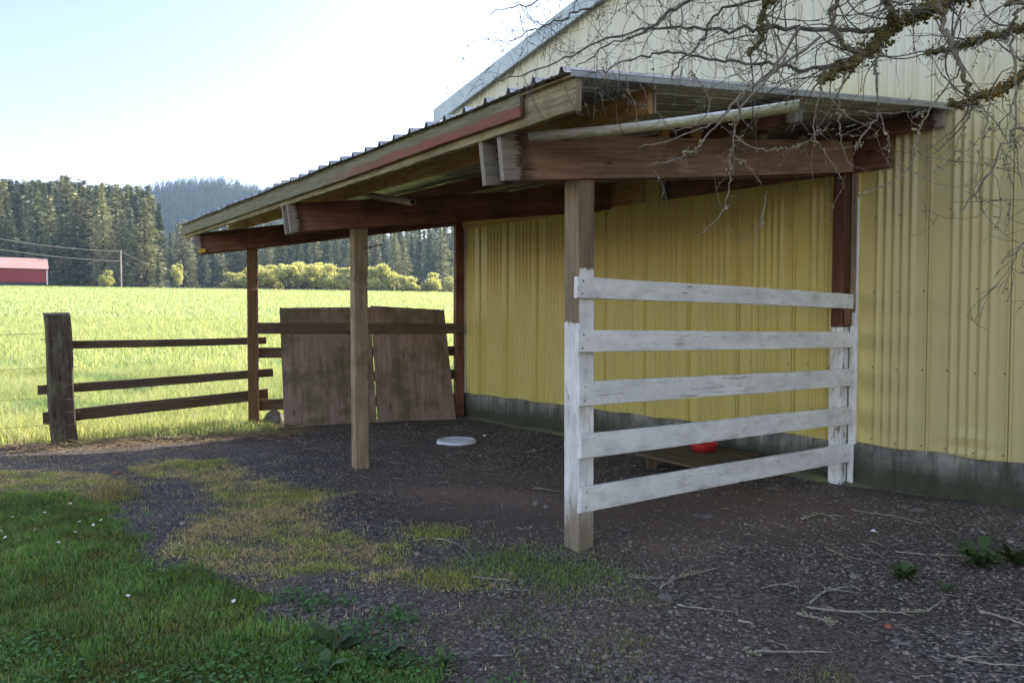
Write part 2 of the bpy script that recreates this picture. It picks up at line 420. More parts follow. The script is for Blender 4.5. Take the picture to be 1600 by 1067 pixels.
def on(px, py):
    p = gp(px, py); p.z = hz(p.x, p.y); return p
def poly_world(pts): return np.array([[gp(a, b).x, gp(a, b).y] for a, b in pts])
def inside(poly, x, y):
    r = np.zeros(x.shape, bool); k = len(poly); j = k-1
    for i in range(k):
        xi, yi = poly[i]; xj, yj = poly[j]
        c = ((yi > y) != (yj > y)) & (x < (xj-xi)*(y-yi)/(yj-yi+1e-12)+xi)
        r ^= c; j = i
    return r
def pdist(poly, x, y):
    d = np.full(x.shape, 1e9)
    for i in range(len(poly)):
        a = poly[i-1]; b2 = poly[i]; ab = b2-a
        t = np.clip(((x-a[0])*ab[0]+(y-a[1])*ab[1])/(ab@ab+1e-9), 0, 1)
        d = np.minimum(d, np.hypot(x-a[0]-t*ab[0], y-a[1]-t*ab[1]))
    return np.where(inside(poly, x, y), d, -d)
LAWN = poly_world([(-700, 762), (0, 772), (80, 775), (165, 788), (180, 820), (228, 848), (245, 888), (330, 900), (400, 925), (425, 962), (500, 985), (560, 1010), (640, 1030), (720, 1100), (760, 1500), (-2500, 1500)])
DRY = poly_world([(205, 728), (290, 714), (365, 728), (400, 750), (475, 768), (525, 812), (600, 845), (700, 885), (725, 912), (640, 915), (560, 895), (470, 908), (400, 925), (330, 895), (262, 860), (300, 822), (335, 790), (305, 762), (215, 745)])
DRY2 = poly_world([(-300, 765), (-300, 735), (0, 725), (90, 735), (200, 745), (215, 775), (150, 790), (60, 775)])
WEED = poly_world([(400, 925), (470, 915), (600, 925), (690, 960), (760, 1000), (800, 1100), (500, 1100), (420, 980)])
SPOTS = [(680, 830, .16, 0), (790, 876, .2, 1), (890, 897, .22, 1), (455, 775, .2, 0), (1000, 935, .1, 2), (870, 930, .1, 2), (780, 968, .1, 2), (930, 1040, .16, 2), (700, 905, .12, 0), (1290, 1062, .1, 2), (850, 975, .12, 2), (980, 1000, .08, 2)]
fA = gp(-700, 700); fB = gp(0, 697); fC = gp(130, 692); fD = gp(300, 684); fE = gp(440, 676)
FIELD = np.array([[fA.x, fA.y], [fB.x, fB.y], [fC.x, fC.y], [fD.x, fD.y], [fE.x, fE.y], [P3.x+.3, P3.y+.15], [G3.x-.2, G3.y-.02], [G3.x+.5, G3.y+.6], [60, 60], [2000, 2000], [-2000, 2000], [-2000, 8]])

def axis(lo, hi, step, far_lo, far_hi, g=1.12):
    a = list(np.arange(lo, hi, step)); s = step
    while a[-1] < far_hi: s *= g; a.append(a[-1]+s)
    s = step; b2 = []
    x = lo
    while x > far_lo: s *= g; x -= s; b2.append(x)
    return np.array(b2[::-1]+a)
xs = axis(-8, 7, .05, -1500, 1500); ys = axis(1.6, 13.5, .045, -60, 2600)
X, Y = np.meshgrid(xs, ys); Z = height(X, Y)
nx, ny = len(xs), len(ys)
xf, yf = X.ravel(), Y.ravel()
dl = pdist(LAWN, xf, yf); dd = np.maximum(pdist(DRY, xf, yf), pdist(DRY2, xf, yf)); dw = pdist(WEED, xf, yf); dfield = pdist(FIELD, xf, yf)
nz = (fbm(xf*3, yf*3, 4)-.5)*.9
nz2 = (fbm(xf*9+5, yf*9, 3)-.5)
m_lawn = smooth(dl+nz*.35, -.05, .15)
m_dry = smooth(dd+nz*.4, -.1, .12)*.8
c1 = gp(760, 770); c2 = gp(1150, 790); c3 = gp(960, 830)
m_dirt = np.clip(np.exp(-(((xf-c1.x)/1.1)**2+((yf-c1.y)/.9)**2))*1.2+np.exp(-(((xf-c2.x)/1.2)**2+((yf-c2.y)/.75)**2))*1.1+.9*np.exp(-(((xf-c3.x)/1.0)**2+((yf-c3.y)/.6)**2))+.35*smooth(fbm(xf*.8+2, yf*.8+5, 3), .5, .65)+nz*.7, 0, 1)
idx = np.arange(nx*ny).reshape(ny, nx)
Fc = np.stack([idx[:-1, :-1], idx[:-1, 1:], idx[1:, 1:], idx[1:, :-1]], -1).reshape(-1, 4)
cen_f = dfield[Fc].mean(1) > 0
hil_f = yf[Fc].mean(1) > 141
allv = np.stack([xf, yf, Z.ravel()], -1)
cols = np.stack([m_lawn, m_dry, m_dirt], -1)
def submesh(name, faces):
    used, inv = np.unique(faces, return_inverse=True)
    return mesh_np(name, allv[used], inv.reshape(-1, 4), True, cols[used])
# near ground material
M_ground, nt, b = newmat('gravel_ground'); L = nt.links
_p = coords(nt, (1, 1, 1), False)
v1 = N(nt, 'ShaderNodeTexVoronoi'); v1.inputs['Scale'].default_value = 42; L.new(_p, v1.inputs['Vector'])
v2 = N(nt, 'ShaderNodeTexVoronoi'); v2.inputs['Scale'].default_value = 95; L.new(_p, v2.inputs['Vector'])
hs = nt.nodes.new('ShaderNodeSeparateColor'); L.new(v1.outputs['Color'], hs.inputs[0])
hs2 = nt.nodes.new('ShaderNodeSeparateColor'); L.new(v2.outputs['Color'], hs2.inputs[0])
gc = ramp(nt, hs.outputs[0], [(0, (.06, .050, .042)), (.5, (.155, .130, .113)), (.85, (.23, .195, .17)), (1, (.34, .30, .26))])
gc2 = ramp(nt, hs2.outputs[1], [(0, (.05, .039, .031)), (.6, (.145, .115, .094)), (1, (.25, .205, .165))])
gc = mix(nt, ramp(nt, noise(nt, _p, 1.1, 4, .6), [(.42, g3(0)), (.6, g3(1))]), gc, gc2)
gc = mix(nt, ramp(nt, v1.outputs['Distance'], [(.40, g3(0)), (.75, g3(.8))]), gc, (.02, .017, .015))
att = nt.nodes.new('ShaderNodeVertexColor'); att.layer_name = 'Col'; sp = nt.nodes.new('ShaderNodeSeparateColor'); L.new(att.outputs[0], sp.inputs[0])
soil = mix(nt, noise(nt, _p, 22, 6, .7), (.09, .06, .045), (.22, .152, .115))
gc = mix(nt, math_(nt, 'MULTIPLY', sp.outputs[2], ramp(nt, noise(nt, _p, 5, 5, .7), [(.3, g3(.45)), (.6, g3(1))])), gc, soil)
tan = mix(nt, noise(nt, _p, 60, 5, .7), (.08, .062, .03), (.30, .24, .12))
gc = mix(nt, math_(nt, 'MULTIPLY', sp.outputs[1], ramp(nt, noise(nt, _p, 9, 5, .7), [(.35, g3(.2)), (.6, g3(.9))])), gc, tan)
gr = mix(nt, noise(nt, _p, 50, 5, .7), (.025, .038, .012), (.06, .085, .024))
gc = mix(nt, sp.outputs[0], gc, gr)
L.new(gc, b.inputs['Base Color']); b.inputs['Roughness'].default_value = .92; b.inputs['Specular IOR Level'].default_value = .3
hh = math_(nt, 'ADD', math_(nt, 'MULTIPLY', v1.outputs['Distance'], -1.0), math_(nt, 'MULTIPLY', v2.outputs['Distance'], -.5))
hh = math_(nt, 'MULTIPLY', hh, math_(nt, 'MULTIPLY_ADD', sp.outputs[2], -.85, 1.0)); hh = math_(nt, 'ADD', hh, math_(nt, 'MULTIPLY', noise(nt, _p, 18, 8, .75), .8)); bump(nt, hh, b, .02, .9)
M_field, nt, b = newmat('field_soil'); L = nt.links
_p = coords(nt, (1, 1, 1), False)
c = mix(nt, noise(nt, _p, 1.5, 6, .75), (.20, .26, .06), (.42, .50, .16))
c = mix(nt, ramp(nt, noise(nt, coords(nt, (.05, .5, .5), False), 1.2, 4, .7), [(.4, g3(0)), (.65, g3(.6))]), c, (.22, .30, .08))
c = mix(nt, ramp(nt, noise(nt, coords(nt, (.2, .5, 1), False), .8, 3, .6), [(.66, g3(0)), (.72, g3(.5))]), c, (.07, .10, .03))
L.new(c, b.inputs['Base Color']); b.inputs['Roughness'].default_value = .9
bump(nt, noise(nt, _p, 6, 6, .8), b, .15, .8)
g_o = link('ground', submesh('ground', Fc[~cen_f & ~hil_f]), M_ground); tag(g_o, kind='structure')
f_o = link('field', submesh('field', Fc[cen_f & ~hil_f]), M_field); tag(f_o, kind='structure')
h_o = link('hill', submesh('hill', Fc[hil_f]), plain('forest_floor', (.035, .042, .022), 1, 0, .4, .2)); tag(h_o, kind='structure')

# ------------------------------------------------------------------ barn
SC = wall_s(711); S0_ = 6.53; ZB = .386; Z_E = 4.80; SL = .236; SRIDGE = -3.2
def ztop(s): return Z_E+(S0_-s)*SL if s > SRIDGE else Z_E+(S0_-SRIDGE)*SL-(SRIDGE-s)*SL
barn = empty('barn', B(SC, 0, 0), 'large yellow corrugated metal barn with a concrete base behind the shelter', 'barn')
PW = .6448; OFF = -.1433
prof = [(0, 0), (.006, .020), (.022, .020), (.028, .003), (.034, .016), (.046, .016), (.052, 0), (.118, 0)]
k = 5; x0 = .135; per = .075
for i in range(k):
    for j in range(8):
        prof.append((x0+per*(i+j/8), .019*(1-math.cos(2*math.pi*j/8))/2*1.0))
prof += [(x0+per*k, 0), (x0+per*k+.05, 0)]
pts = []
i0 = int(math.floor((-14-OFF)/PW)); i1 = int(math.ceil((SC-OFF)/PW))
for i in range(i0, i1+1):
    for a, d in prof:
        s = OFF+i*PW+a-.02
        if -14 < s < SC: pts.append((s, d))
pts.append((SC, 0))
zl = [0, .02, .08, .16, .25, .5, 1.0, 1.5, 2.0, 2.6, 3.2, 3.8, 4.3]
mb = MB(); nzl = len(zl)+1
dent_c = wall_s(1520)
for s, d in pts:
    for z in zl+[None]:
        zz = ztop(s) if z is None else ZB+z
        dd_ = d
        if z is not None and z < .3:   # crumpled foot of one panel
            dd_ += .009*math.exp(-((s-dent_c)/.18)**2)*math.sin(z*38+1)*(1 if z > .01 else .5)
        if z is not None: zz = min(zz, ztop(s)-.01) - .008*(z == 0)*math.sin(s*9)
        mb.v.append(tuple(B(s, dd_, zz)))
for i in range(len(pts)-1):
    for j in range(nzl-1):
        a = i*nzl+j; mb.f.append((a, a+1, a+nzl+1, a+nzl))
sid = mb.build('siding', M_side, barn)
# screws
mb = MB(); sm = MB()
for i in range(i0, i1+1):
    for zrow in (.05, .72, 1.42, 2.12, 2.9, 3.6, 4.3):
        for a in (.04, .26, .48):
            s = OFF+i*PW+a+.005*random.random(); z = ZB+zrow+random.uniform(-.01, .01)
            if s > SC-.05 or z > ztop(s)-.1 or s < -3: continue
            d = .016 if a < .1 else .016
            p = B(s, d, z)
            mb.box((p.x-.0045, p.y-.0045, p.z-.005), (p.x+.0045, p.y+.0045, p.z+.005)) if random.random() < .8 else None
scr = mb.build('screws', M_dark, barn); tag(scr, kind='stuff')
# foundation with footing ledge
mb = MB()
def prism(mb, s0, s1, t0, t1, z0, z1):
    q = [B(s, t, z) for z in (z0, z1) for s, t in ((s0, t0), (s1, t0), (s1, t1), (s0, t1))]
    mb.add(q, [(0, 3, 2, 1), (4, 5, 6, 7), (0, 1, 5, 4), (1, 2, 6, 5), (2, 3, 7, 6), (3, 0, 4, 7)])
prism(mb, -14, SC-.01, -.2, -.012, -.5, ZB+.03)
mb.build('foundation', M_conc, barn)
mb = MB(); ns = 90
for i in range(ns+1):
    s = wall_s(1470)+(SC-wall_s(1470))*i/ns
    e_ = min(1, i/14); o = (.13+.035*math.sin(s*3.1)+.02*math.sin(s*11))*(.3+.7*e_); z = -.03+.055*e_+.012*math.sin(s*5)
    for t, zz in ((-.02, z+.01), (o, z), (o+.025, z-.03), (o+.05, -.15)): mb.v.append(tuple(B(s, t, zz)))
for i in range(ns):
    for j in range(3): a = i*4+j; mb.f.append((a, a+4, a+5, a+1))
M_foot = plain('mossy_footing', (.22, .21, .15), .95, 0, .6, 7, .004, (.12, .13, .06))
ft = mb.build('footing', M_foot, barn, True)
# other walls, roof
mb = MB()
prism(mb, SC-.14, SC-.02, -16, -.01, ZB, Z_E-.02); prism(mb, -12.93, -12.8, -16, -.01, ZB, Z_E-.02)
prism(mb, -12.93, SC-.02, -16.1, -16, 0, Z_E-.02)
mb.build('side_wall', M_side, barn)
mb = MB()
SO = wall_s(690)
def roofslab(mb, s0, s1, t0, t1, th, dz=0):
    q = []
    for dzz in (0, th):
        for s, t in ((s0, t0), (s1, t0), (s1, t1), (s0, t1)): q.append(B(s, t, ztop(s)+dz+dzz))
    mb.add(q, [(0, 3, 2, 1), (4, 5, 6, 7), (0, 1, 5, 4), (1, 2, 6, 5), (2, 3, 7, 6), (3, 0, 4, 7)])
roofslab(mb, SRIDGE, SO, -16.2, .1, .03, .06); roofslab(mb, -13.1, SRIDGE, -16.2, .1, .03, .06)
mb.build('roof', M_roofb, barn)
mb = MB(); roofslab(mb, SRIDGE, SO+.02, .102, .13, .235, -.13); roofslab(mb, -13.1, SRIDGE, .102, .13, .235, -.13)
mb.build('rake_trim', M_trim, barn)
mb = MB(); prism(mb, wall_s(728), SC+.01, -.03, .026, ZB, Z_E-.0)
mb.build('corner_trim', M_corner, barn)
mb = MB()
for q in range(6): prism(mb, SC+.02, SC+.2, -.35, -.02-.004*q, Z_E-.30+q*.045, Z_E-.265+q*.045)
mb.build('eave_end', M_tie, barn)
# pale strip where the lean-to meets the siding
mb = MB(); sW = wall_s(1339.5); prism(mb, sW-.012, sW+.012, .0, .034, ZB-.01, 2.7); mb.build('white_strip', M_corner, barn)

# ------------------------------------------------------------------ lean-to
lean = empty('lean_to_shelter', P1, 'open wooden lean-to shelter with a corrugated metal roof and red-brown beams against the yellow barn', 'shelter')
PS = .145
def vpost(name, base, top, mat, parent, face, size=(PS, PS), fn=None, label=None):
    # local x runs up the post, z axis points along `face`
    o = board(name, base, top, size[1], size[0], mat, parent, up=face, ch=.006, jit=.0025, seg=.04, fn=fn)
    if label: o['label'] = label
    return o
def beam_dir(Pf, G): return (G-Pf).normalized()
v1_ = beam_dir(P1, G1); v2_ = beam_dir(P2, G2); v3_ = beam_dir(P3, G3)
def side(v): return V((-v.y, v.x, 0))        # away from camera
BH = .285
def chew2(q, L):
    h = q.x
    if q.y < -.02 or True:
        k = math.exp(-((h-(2.24))/.06)**2)*.036+math.exp(-((h-2.12)/.03)**2)*.014
        if q.y > 0: q.y -= k+random.uniform(0, .002)
    return q
def chew3(q, L):
    h = q.x
    if q.y > 0 and 2.28 < h < 2.85: q.y -= .012+.035*math.exp(-((h-2.38)/.14)**2)+random.uniform(0, .008)
    return q
M_p1 = post_white('half_painted_post', 1.93, 1.93)
M_p1 = post_white('half_painted_post', 2.21, 1.85)
Z1B, Z2B, Z3B = 2.4925, 2.4925, 2.53
p1o = vpost('post', P1+V((0, 0, -.3)), P1+V((0, 0, Z1B+.22)), M_p1, lean, v1_, label='near front post, bare tan wood above and flaking white paint below')
p2o = vpost('post', P2+V((0, 0, -.3)), P2+V((0, 0, Z2B+.22)), M_post, lean, v2_, fn=chew2, label='middle front post of pale tan wood with a gnawed notch')
p3o = vpost('post', P3+V((0, 0, -.3)), P3+V((0, 0, Z3B+.22)), M_postg, lean, v3_, fn=chew3, label='far front post of brown wood, chewed at mid height')
M_p4 = post_white('wall_post_paint', 1.42, 1.42)
M_beamp = wood('red_brown_post', (.15, .07, .045), (.08, .035, .022))
g1o = vpost('post', G1+V((0, 0, 1.48)), G1+V((0, 0, 3.0)), M_beamp, lean, v1_, size=(.12, .12), label='wall post at the near end, its upper part red-brown')
g1b = vpost('post', G1+V((0, 0, -.1)), G1+V((0, 0, 1.48)), M_whitestub, lean, v1_, size=(.125, .125), label='wall post at the near end, its lower part worn white')
mk = board('cleat', G1+V((0, 0, 1.50))-side(v1_)*.085-v1_*.02, G1+V((0, 0, 1.72))-side(v1_)*.085-v1_*.02, .10, .03, M_postg, lean, up=v1_)
jo = G1-side(v1_)*.10+v1_*.055
board('jamb', jo+V((0, 0, -.1)), jo+V((0, 0, 1.62)), .035, .05, M_whitestub, lean, up=v1_); board('jamb', jo+V((0, 0, 1.625)), jo+V((0, 0, 2.93)), .035, .05, M_post, lean, up=v1_)
g3o = vpost('post', G3+V((0, 0, -.1)), G3+V((0, 0, 3.05)), M_beamd, lean, v3_, size=(.13, .13), label='dark wall post at the far corner of the barn')
def beams(Pf, G, vd, zf, zg, name, mats, ext=.745, gend=0.0, far=True):
    sl = (zg-zf)/(G-Pf).length
    for k, (off, mt) in enumerate(((-(PS/2+.022), mats[0]), ((PS/2+.022), mats[1]))):
        a = Pf-vd*ext+side(vd)*off; b2 = G+vd*gend+side(vd)*off
        a = V((a.x, a.y, zf-sl*ext+BH/2)); b2 = V((b2.x, b2.y, zf+sl*((G-Pf).length+gend)+BH/2))
        board(name, a, b2, BH, .04, mt, lean, ch=.005, chip=.006)
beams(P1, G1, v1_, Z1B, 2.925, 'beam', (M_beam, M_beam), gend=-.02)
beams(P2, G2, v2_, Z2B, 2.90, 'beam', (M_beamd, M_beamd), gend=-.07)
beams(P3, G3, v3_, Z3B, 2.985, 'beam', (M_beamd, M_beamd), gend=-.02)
# ledgers on the siding
ZL = 2.928
la = wall_s(1005, .05); lb = wall_s(1031, .05); lc = wall_s(1389, .05)
board('ledger', B(SC-.1, .045, ZL+BH/2+.0), B(la, .045, ZL+BH/2), BH, .04, M_purlin, lean, ch=.004)
board('ledger', B(lb, .045, ZL+BH/2), B(lc, .045, ZL+BH/2), BH, .04, M_beamd, lean, ch=.004)
# roof geometry: eave line and wall line
PH = .15
E_near = V((.33, 4.03, 0)); E_far = V((-4.72, 11.10, 0))
R_near = B(wall_s(1482), .02, 0); R_far = B(SC+.25, .02, 0)
ZEV, ZEF, ZRW = 2.835, 2.865, 3.365
def roofpt(a, b, dz=0):    # a 0 near..1 far, b 0 eave..1 wall
    e = E_near.lerp(E_far, a); r = R_near.lerp(R_far, a)
    q = e.lerp(r, b); q.z = (ZEV+(ZEF-ZEV)*a)*(1-b)+ZRW*b+dz
    return q
bl = (R_near-E_near).length
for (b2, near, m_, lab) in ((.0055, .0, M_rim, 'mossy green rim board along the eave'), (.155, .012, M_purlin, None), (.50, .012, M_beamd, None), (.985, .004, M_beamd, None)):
    a0 = near; q0 = roofpt(a0, b2, -PH/2-.004); q1 = roofpt(.985, b2, -PH/2-.004)
    hgt = PH if b2 > .1 else .175
    dz = 0 if b2 > .1 else -.0125
    if b2 < .1:
        ps = [roofpt(a0+(.992-a0)*i/4, b2, -PH/2-.006+dz) for i in range(5)]
        o = board('rim_board', ps[0], ps[4], hgt, .042, m_, lean, chip=.012, seg=.08)
        if lab: o['label'] = lab
    else:
        board('purlin', q0, q1, hgt, .042, m_, lean, chip=.004)
        d = (q1-q0).normalized()
        if b2 < .9:
            for kk in (0.0, .36, .72):      # zinc straps
                p = q0.lerp(q1, kk)-d*.004; sd = V((d.y, -d.x, 0))*.0235
                board('hanger_strap', p+sd+V((0, 0, -.07)), p+sd+V((0, 0, .07)), .035, .003, M_hanger, lean, up=d, ch=.0005, jit=0)
# outer fascia with red paint
fa0 = roofpt(.05, -.007, -.068); fa1 = roofpt(.992, -.007, -.080)
fo = board('fascia_board', fa0, fa1, .118, .022, M_fascia, lean, chip=.014, seg=.07)
fo['label'] = 'weathered fascia board with a strip of peeling red paint'
# mossy lath under the roof edge
board('edge_lath', roofpt(.0, -.004, -.002), roofpt(.995, -.004, -.002), .014, .03, M_rim, lean, jit=.001)
# blocking boards between purlins on the near beam, sistered joist
0 and board('joist', roofpt(.045, .50, -.20), roofpt(.045, .97, -.165), .11, .04, M_purlin, lean)
for kk in (.25, .36, .62, .80):
    p = P1.lerp(G1, kk); z = Z1B+.128*(p-P1).length+BH
    board('block', p+V((0, 0, z-.02)), p+V((0, 0, z+.10)), .09, .04, M_beamd if kk > .5 else M_purlin, lean, up=v1_)
# corrugated sheet
rib = .236; Lr = (E_far-E_near).length; nrib = int(Lr/rib)
rp = [(0, 0), (.007, .008), (.018, .033), (.034, .033), (.045, .008), (.052, 0), (.095, .0), (.10, .004), (.115, .004), (.12, 0), (.165, 0), (.17, .004), (.185, .004), (.19, 0)]
mb = MB(); cols_ = []
for i in range(nrib+1):
    for a, d in rp:
        q = (i*rib+a)/Lr
        if q < 1.0: cols_.append((q, d))
cols_.append((1.0, 0)); NB = 14
for q, d in cols_:
    for j in range(NB+1):
        b2 = -.018+(1.02)*j/NB
        p = roofpt(q, b2, d+.012); p.z += .004*math.sin(q*40+b2*9)
        mb.v.append(tuple(p))
for i in range(len(cols_)-1):
    for j in range(NB): a = i*(NB+1)+j; mb.f.append((a, a+1, a+NB+2, a+NB+1))
ro = mb.build('roof_sheet', M_roof, lean)
so_ = ro.modifiers.new('thick', 'SOLIDIFY'); so_.thickness = .0025; so_.offset = 1
# downturned edge trim at the near rake
board('rake_flashing', roofpt(-.002, -.01, .006), roofpt(-.002, .995, .006), .035, .003, M_roof, lean, jit=.0005)
# yellow paint dab and hook
hk = MB(); p = P2+side(v2_)*(-.07)+v2_*.07+V((0, 0, 2.28)); hk.tube([p-v2_*.04, p+v2_*.16+V((0, 0, .055))], .006, 6); hk.build('hook', M_dark, lean)
bk = MB(); p = P1-v1_*(PS/2+.004); q = MB()
mbb = board('yellow_tag', P3-v3_*.70-side(v3_)*(PS/2+.044)+V((0, 0, Z3B-.06)), P3-v3_*.61-side(v3_)*(PS/2+.044)+V((0, 0, Z3B-.05)), .05, .004, plain('yellow_chalk', (.62, .42, .03), .7), lean, ch=.0008, jit=.0005)

# ------------------------------------------------------------------ white rail panel
wf = empty('rail_fence', P1-side(v1_)*.1, 'white painted board fence of five rails across the near end of the shelter', 'fence')
o_l = P1-side(v1_)*(PS/2+.022)-v1_*(PS/2-.002)
dr = (G1-P1).normalized()
def on_line(px, origin, d):   # point on the vertical plane origin+d at column px
    r = (px-800)/F
    k = (origin.x-r*origin.y)/(r*d.y-d.x)
    return origin+d*k
def zat(p, py):
    # height seen at row py for ground position p
    Yc = -(py-533.5)/F
    cx, sx = math.cos(PITCH), math.sin(PITCH)
    # forward depth along camera axis
    # z-EYE = h ; depth = y*cx + h*sx ; up = -y*sx + h*cx ; up/depth = Yc
    return EYE+p.y*(Yc*cx+sx)/(cx-Yc*sx)
labs = ['top white rail with a grey worn patch', 'second white rail with a few cracked knots', 'middle white rail stained tan toward the wall', 'fourth white rail, clean white', 'bottom white rail with cracked dark grain']
for (xa, yl0, yl1, xb, yr0, yr1), lb_ in zip([(900, 432, 465, 1334, 458, 484), (901, 516, 551, 1334, 516, 545), (903, 597, 635, 1335, 574, 604), (905, 678, 716, 1332, 632, 665), (906, 762, 801, 1331, 692, 720)], labs):
    a = on_line(xa, o_l, dr); c = on_line(xb, o_l, dr)
    za = zat(a, (yl0+yl1)/2); zc = zat(c, (yr0+yr1)/2)
    h = abs(zat(a, yl0)-zat(a, yl1))
    o = board('rail', V((a.x, a.y, za)), V((c.x, c.y, zc)), h, .036, M_white, wf, chip=.01, seg=.06, jit=.0022); o['label'] = lb_
    Lr_ = (V((c.x, c.y, zc))-V((a.x, a.y, za))).length
    for xx in (.05, Lr_-.06, Lr_-.16):
        for zz in (-.3, .3):
            q = V((xx+random.uniform(-.01, .01), -.0195, zz*h)); nb_ = MB(); nb_.tube([q, q+V((0, .004, 0))], .0062, 8)
            nl_ = nb_.build('nail', M_dark, None); nl_.parent = o

# ------------------------------------------------------------------ far end rails and plywood
ff = empty('rail_fence', P3+side(v3_)*.1, 'dark wooden rail fence closing the far end of the shelter behind the plywood', 'fence')
for z, sd, e0, e1, hh_ in ((1.405, -1, .05, .04, .16), (1.05, 1, -.02, .1, .15), (.68, 1, .55, .1, .15), (.30, 1, -.02, .1, .16)):
    a = P3+v3_*e0+side(v3_)*sd*(PS/2+.02); c = G3+v3_*e1+side(v3_)*sd*(PS/2+.02)
    board('rail', V((a.x, a.y, z)), V((c.x, c.y, z-.02)), hh_, .038, M_rail, ff)
def ply(corners, label):
    """corners bl, br, tr, tl world"""
    mb = MB(); N1 = 10; th = side(v3_)*.016
    bl_, br_, tr_, tl_ = corners
    for back in (0, 1):
        for i in range(N1+1):
            for j in range(N1+1):
                p = bl_.lerp(br_, i/N1).lerp(tl_.lerp(tr_, i/N1), j/N1)
                p = p+th*back-side(v3_)*(.02*math.sin(math.pi*i/N1)*math.sin(math.pi*j/N1))
                if j == N1: p.z += random.uniform(-.004, .004)
                mb.v.append(tuple(p))
    K = N1+1
    for i in range(N1):
        for j in range(N1):
            a = i*K+j; mb.f.append((a, a+K, a+K+1, a+1)); a += K*K; mb.f.append((a, a+1, a+K+1, a+K))
    edge = [i*K for i in range(K)]+[N1*K+j for j in range(1, K)]+[i*K+N1 for i in range(N1-1, -1, -1)]+[j for j in range(N1-1, 0, -1)]
    for i in range(len(edge)):
        a, b2 = edge[i], edge[(i+1) % len(edge)]; mb.f.append((a, a+K*K, b2+K*K, b2))
    up_ = (tl_-bl_).normalized(); M = frame(bl_, tl_, up=(br_-bl_).normalized())
    o = mb.build('plywood_panel', M_ply, None, False, M); tag(o, label, 'plywood panel', 'plywood panels leaning at the far end')
    return o
def ground_at(px, line_o, d, z=0): p = on_line(px, line_o, d); return V((p.x, p.y, z))
lo = P3-side(v3_)*.28; lt = P3-side(v3_)*.035
z_at = lambda p, py: V((p.x, p.y, zat(p, py)))
ply([ground_at(443, lo, v3_, -.03), ground_at(588, lo, v3_, -.02), z_at(on_line(579, lt, v3_), 480), z_at(on_line(437, lt, v3_), 481)], 'wide plywood panel on the left, behind the middle post')
ply([ground_at(590, lo, v3_, -.02), ground_at(712, lo, v3_, -.02), z_at(on_line(694, lt, v3_), 484), z_at(on_line(579, lt, v3_), 478)], 'tilted plywood panel on the right with a slanted edge near the barn corner')

# ------------------------------------------------------------------ left field fence
pb = gp(104, 693); pt = dp(88, 488, pb.y)
lf = empty('rail_fence', pb, 'low three rail fence of dark boards between the stout old post and the shelter', 'fence')
def tie(q, L):
    q.y += .006*math.sin(q.x*6); q.z += .008*math.sin(q.x*4+1)
    if q.x > L-.03: q.x -= .03*(q.y > 0)
    return q
fv = (P3-pb).normalized(); fv.z = 0; fv.normalize()
po = board('post', pb+V((-.02, 0, -.35)), pt, .27, .22, M_tie, lf, up=fv, ch=.018, jit=.005, seg=.07, fn=tie)
po['label'] = 'stout weathered post with wire wrapped round it'
mb = MB()
for z in (.25, .4, .56, .74, .95, 1.12, 1.3):
    f_ = (z+.0)/1.63; c = pb.lerp(pt, f_); pp = []
    for i in range(9):
        q = 2*math.pi*i/8+.785; rr = .197
        pp.append(c+(fv*math.cos(q)*1.0+side(fv)*math.sin(q)*.84)*rr+V((0, 0, .01*math.sin(i*2+z*9))))
    mb = MB(); mb.tube(pp, .002, 4); mb.build('wire_loop', M_wire, lf)
ln = pb+side(fv)*.13
for xa, ya, xb, yb, hh_ in ((108, 539, 415, 532, .10), (57, 610, 425, 582, .115), (64, 654, 417, 615, .155)):
    a = on_line(xa, ln, fv); c = on_line(xb, P3+side(fv)*.10, fv)
    board('rail', z_at(a, ya), z_at(c, yb), hh_, .045, M_rail, lf, chip=.01, jit=.004)
wi = empty('wire_fence', pb+V((-.3, 0, 0)), 'thin strands of wire strung left from the old post', 'wire fence')
for py0, py1 in ((521, 520), (575, 572), (622, 620), (664, 662), (690, 689)):
    a = dp(70, py0, pb.y); c = a-fv*5+V((0, 0, random.uniform(-.05, .05))); mid = a.lerp(c, .5)-V((0, 0, .04))
    t_ = [a.lerp(mid, i/6) if i <= 6 else mid.lerp(c, (i-6)/6) for i in range(13)]
    q = MB(); q.tube(t_, .0022, 4); q.build('wire', M_wire, wi)

# ------------------------------------------------------------------ pipes, litter
def pipe(name, a, b2, r, m, label, sag=.03):
    L_ = (b2-a).length; k = 20; nn = 14; vs = []; fs = []
    M = frame(a, b2)
    for rr in (r, r*.82):
        for i in range(nn+1):
            for j in range(k):
                q = 2*math.pi*j/k; vs.append((L_*i/nn, rr*math.cos(q), rr*math.sin(q)-sag*4*(i/nn)*(1-i/nn)*-1))
    S = (nn+1)*k
    for i in range(nn):
        for j in range(k):
            a_, b_ = i*k+j, i*k+(j+1) % k
            fs.append((a_, b_, b_+k, a_+k)); fs.append((S+a_, S+a_+k, S+b_+k, S+b_))
    for e in (0, nn*k):
        for j in range(k): fs.append((e+j, e+(j+1) % k, S+e+(j+1) % k, S+e+j))
    me = bpy.data.meshes.new(name); me.from_pydata(vs, [], fs); me.update(); me.polygons.foreach_set('use_smooth', [True]*len(fs))
    o = link(name, me, m, None, M); tag(o, label, 'pipe'); return o
pipe('plastic_pipe', dp(1250, 165, 4.05), dp(800, 216, 4.85), .030, M_pipe, 'long white plastic pipe lying over the near beam under the roof edge', -.02)
pipe('plastic_pipe', dp(645, 316, 7.3), dp(560, 303, 8.3), .033, M_pipe2, 'dull grey-tan plastic pipe end poking out over the middle beam', 0)

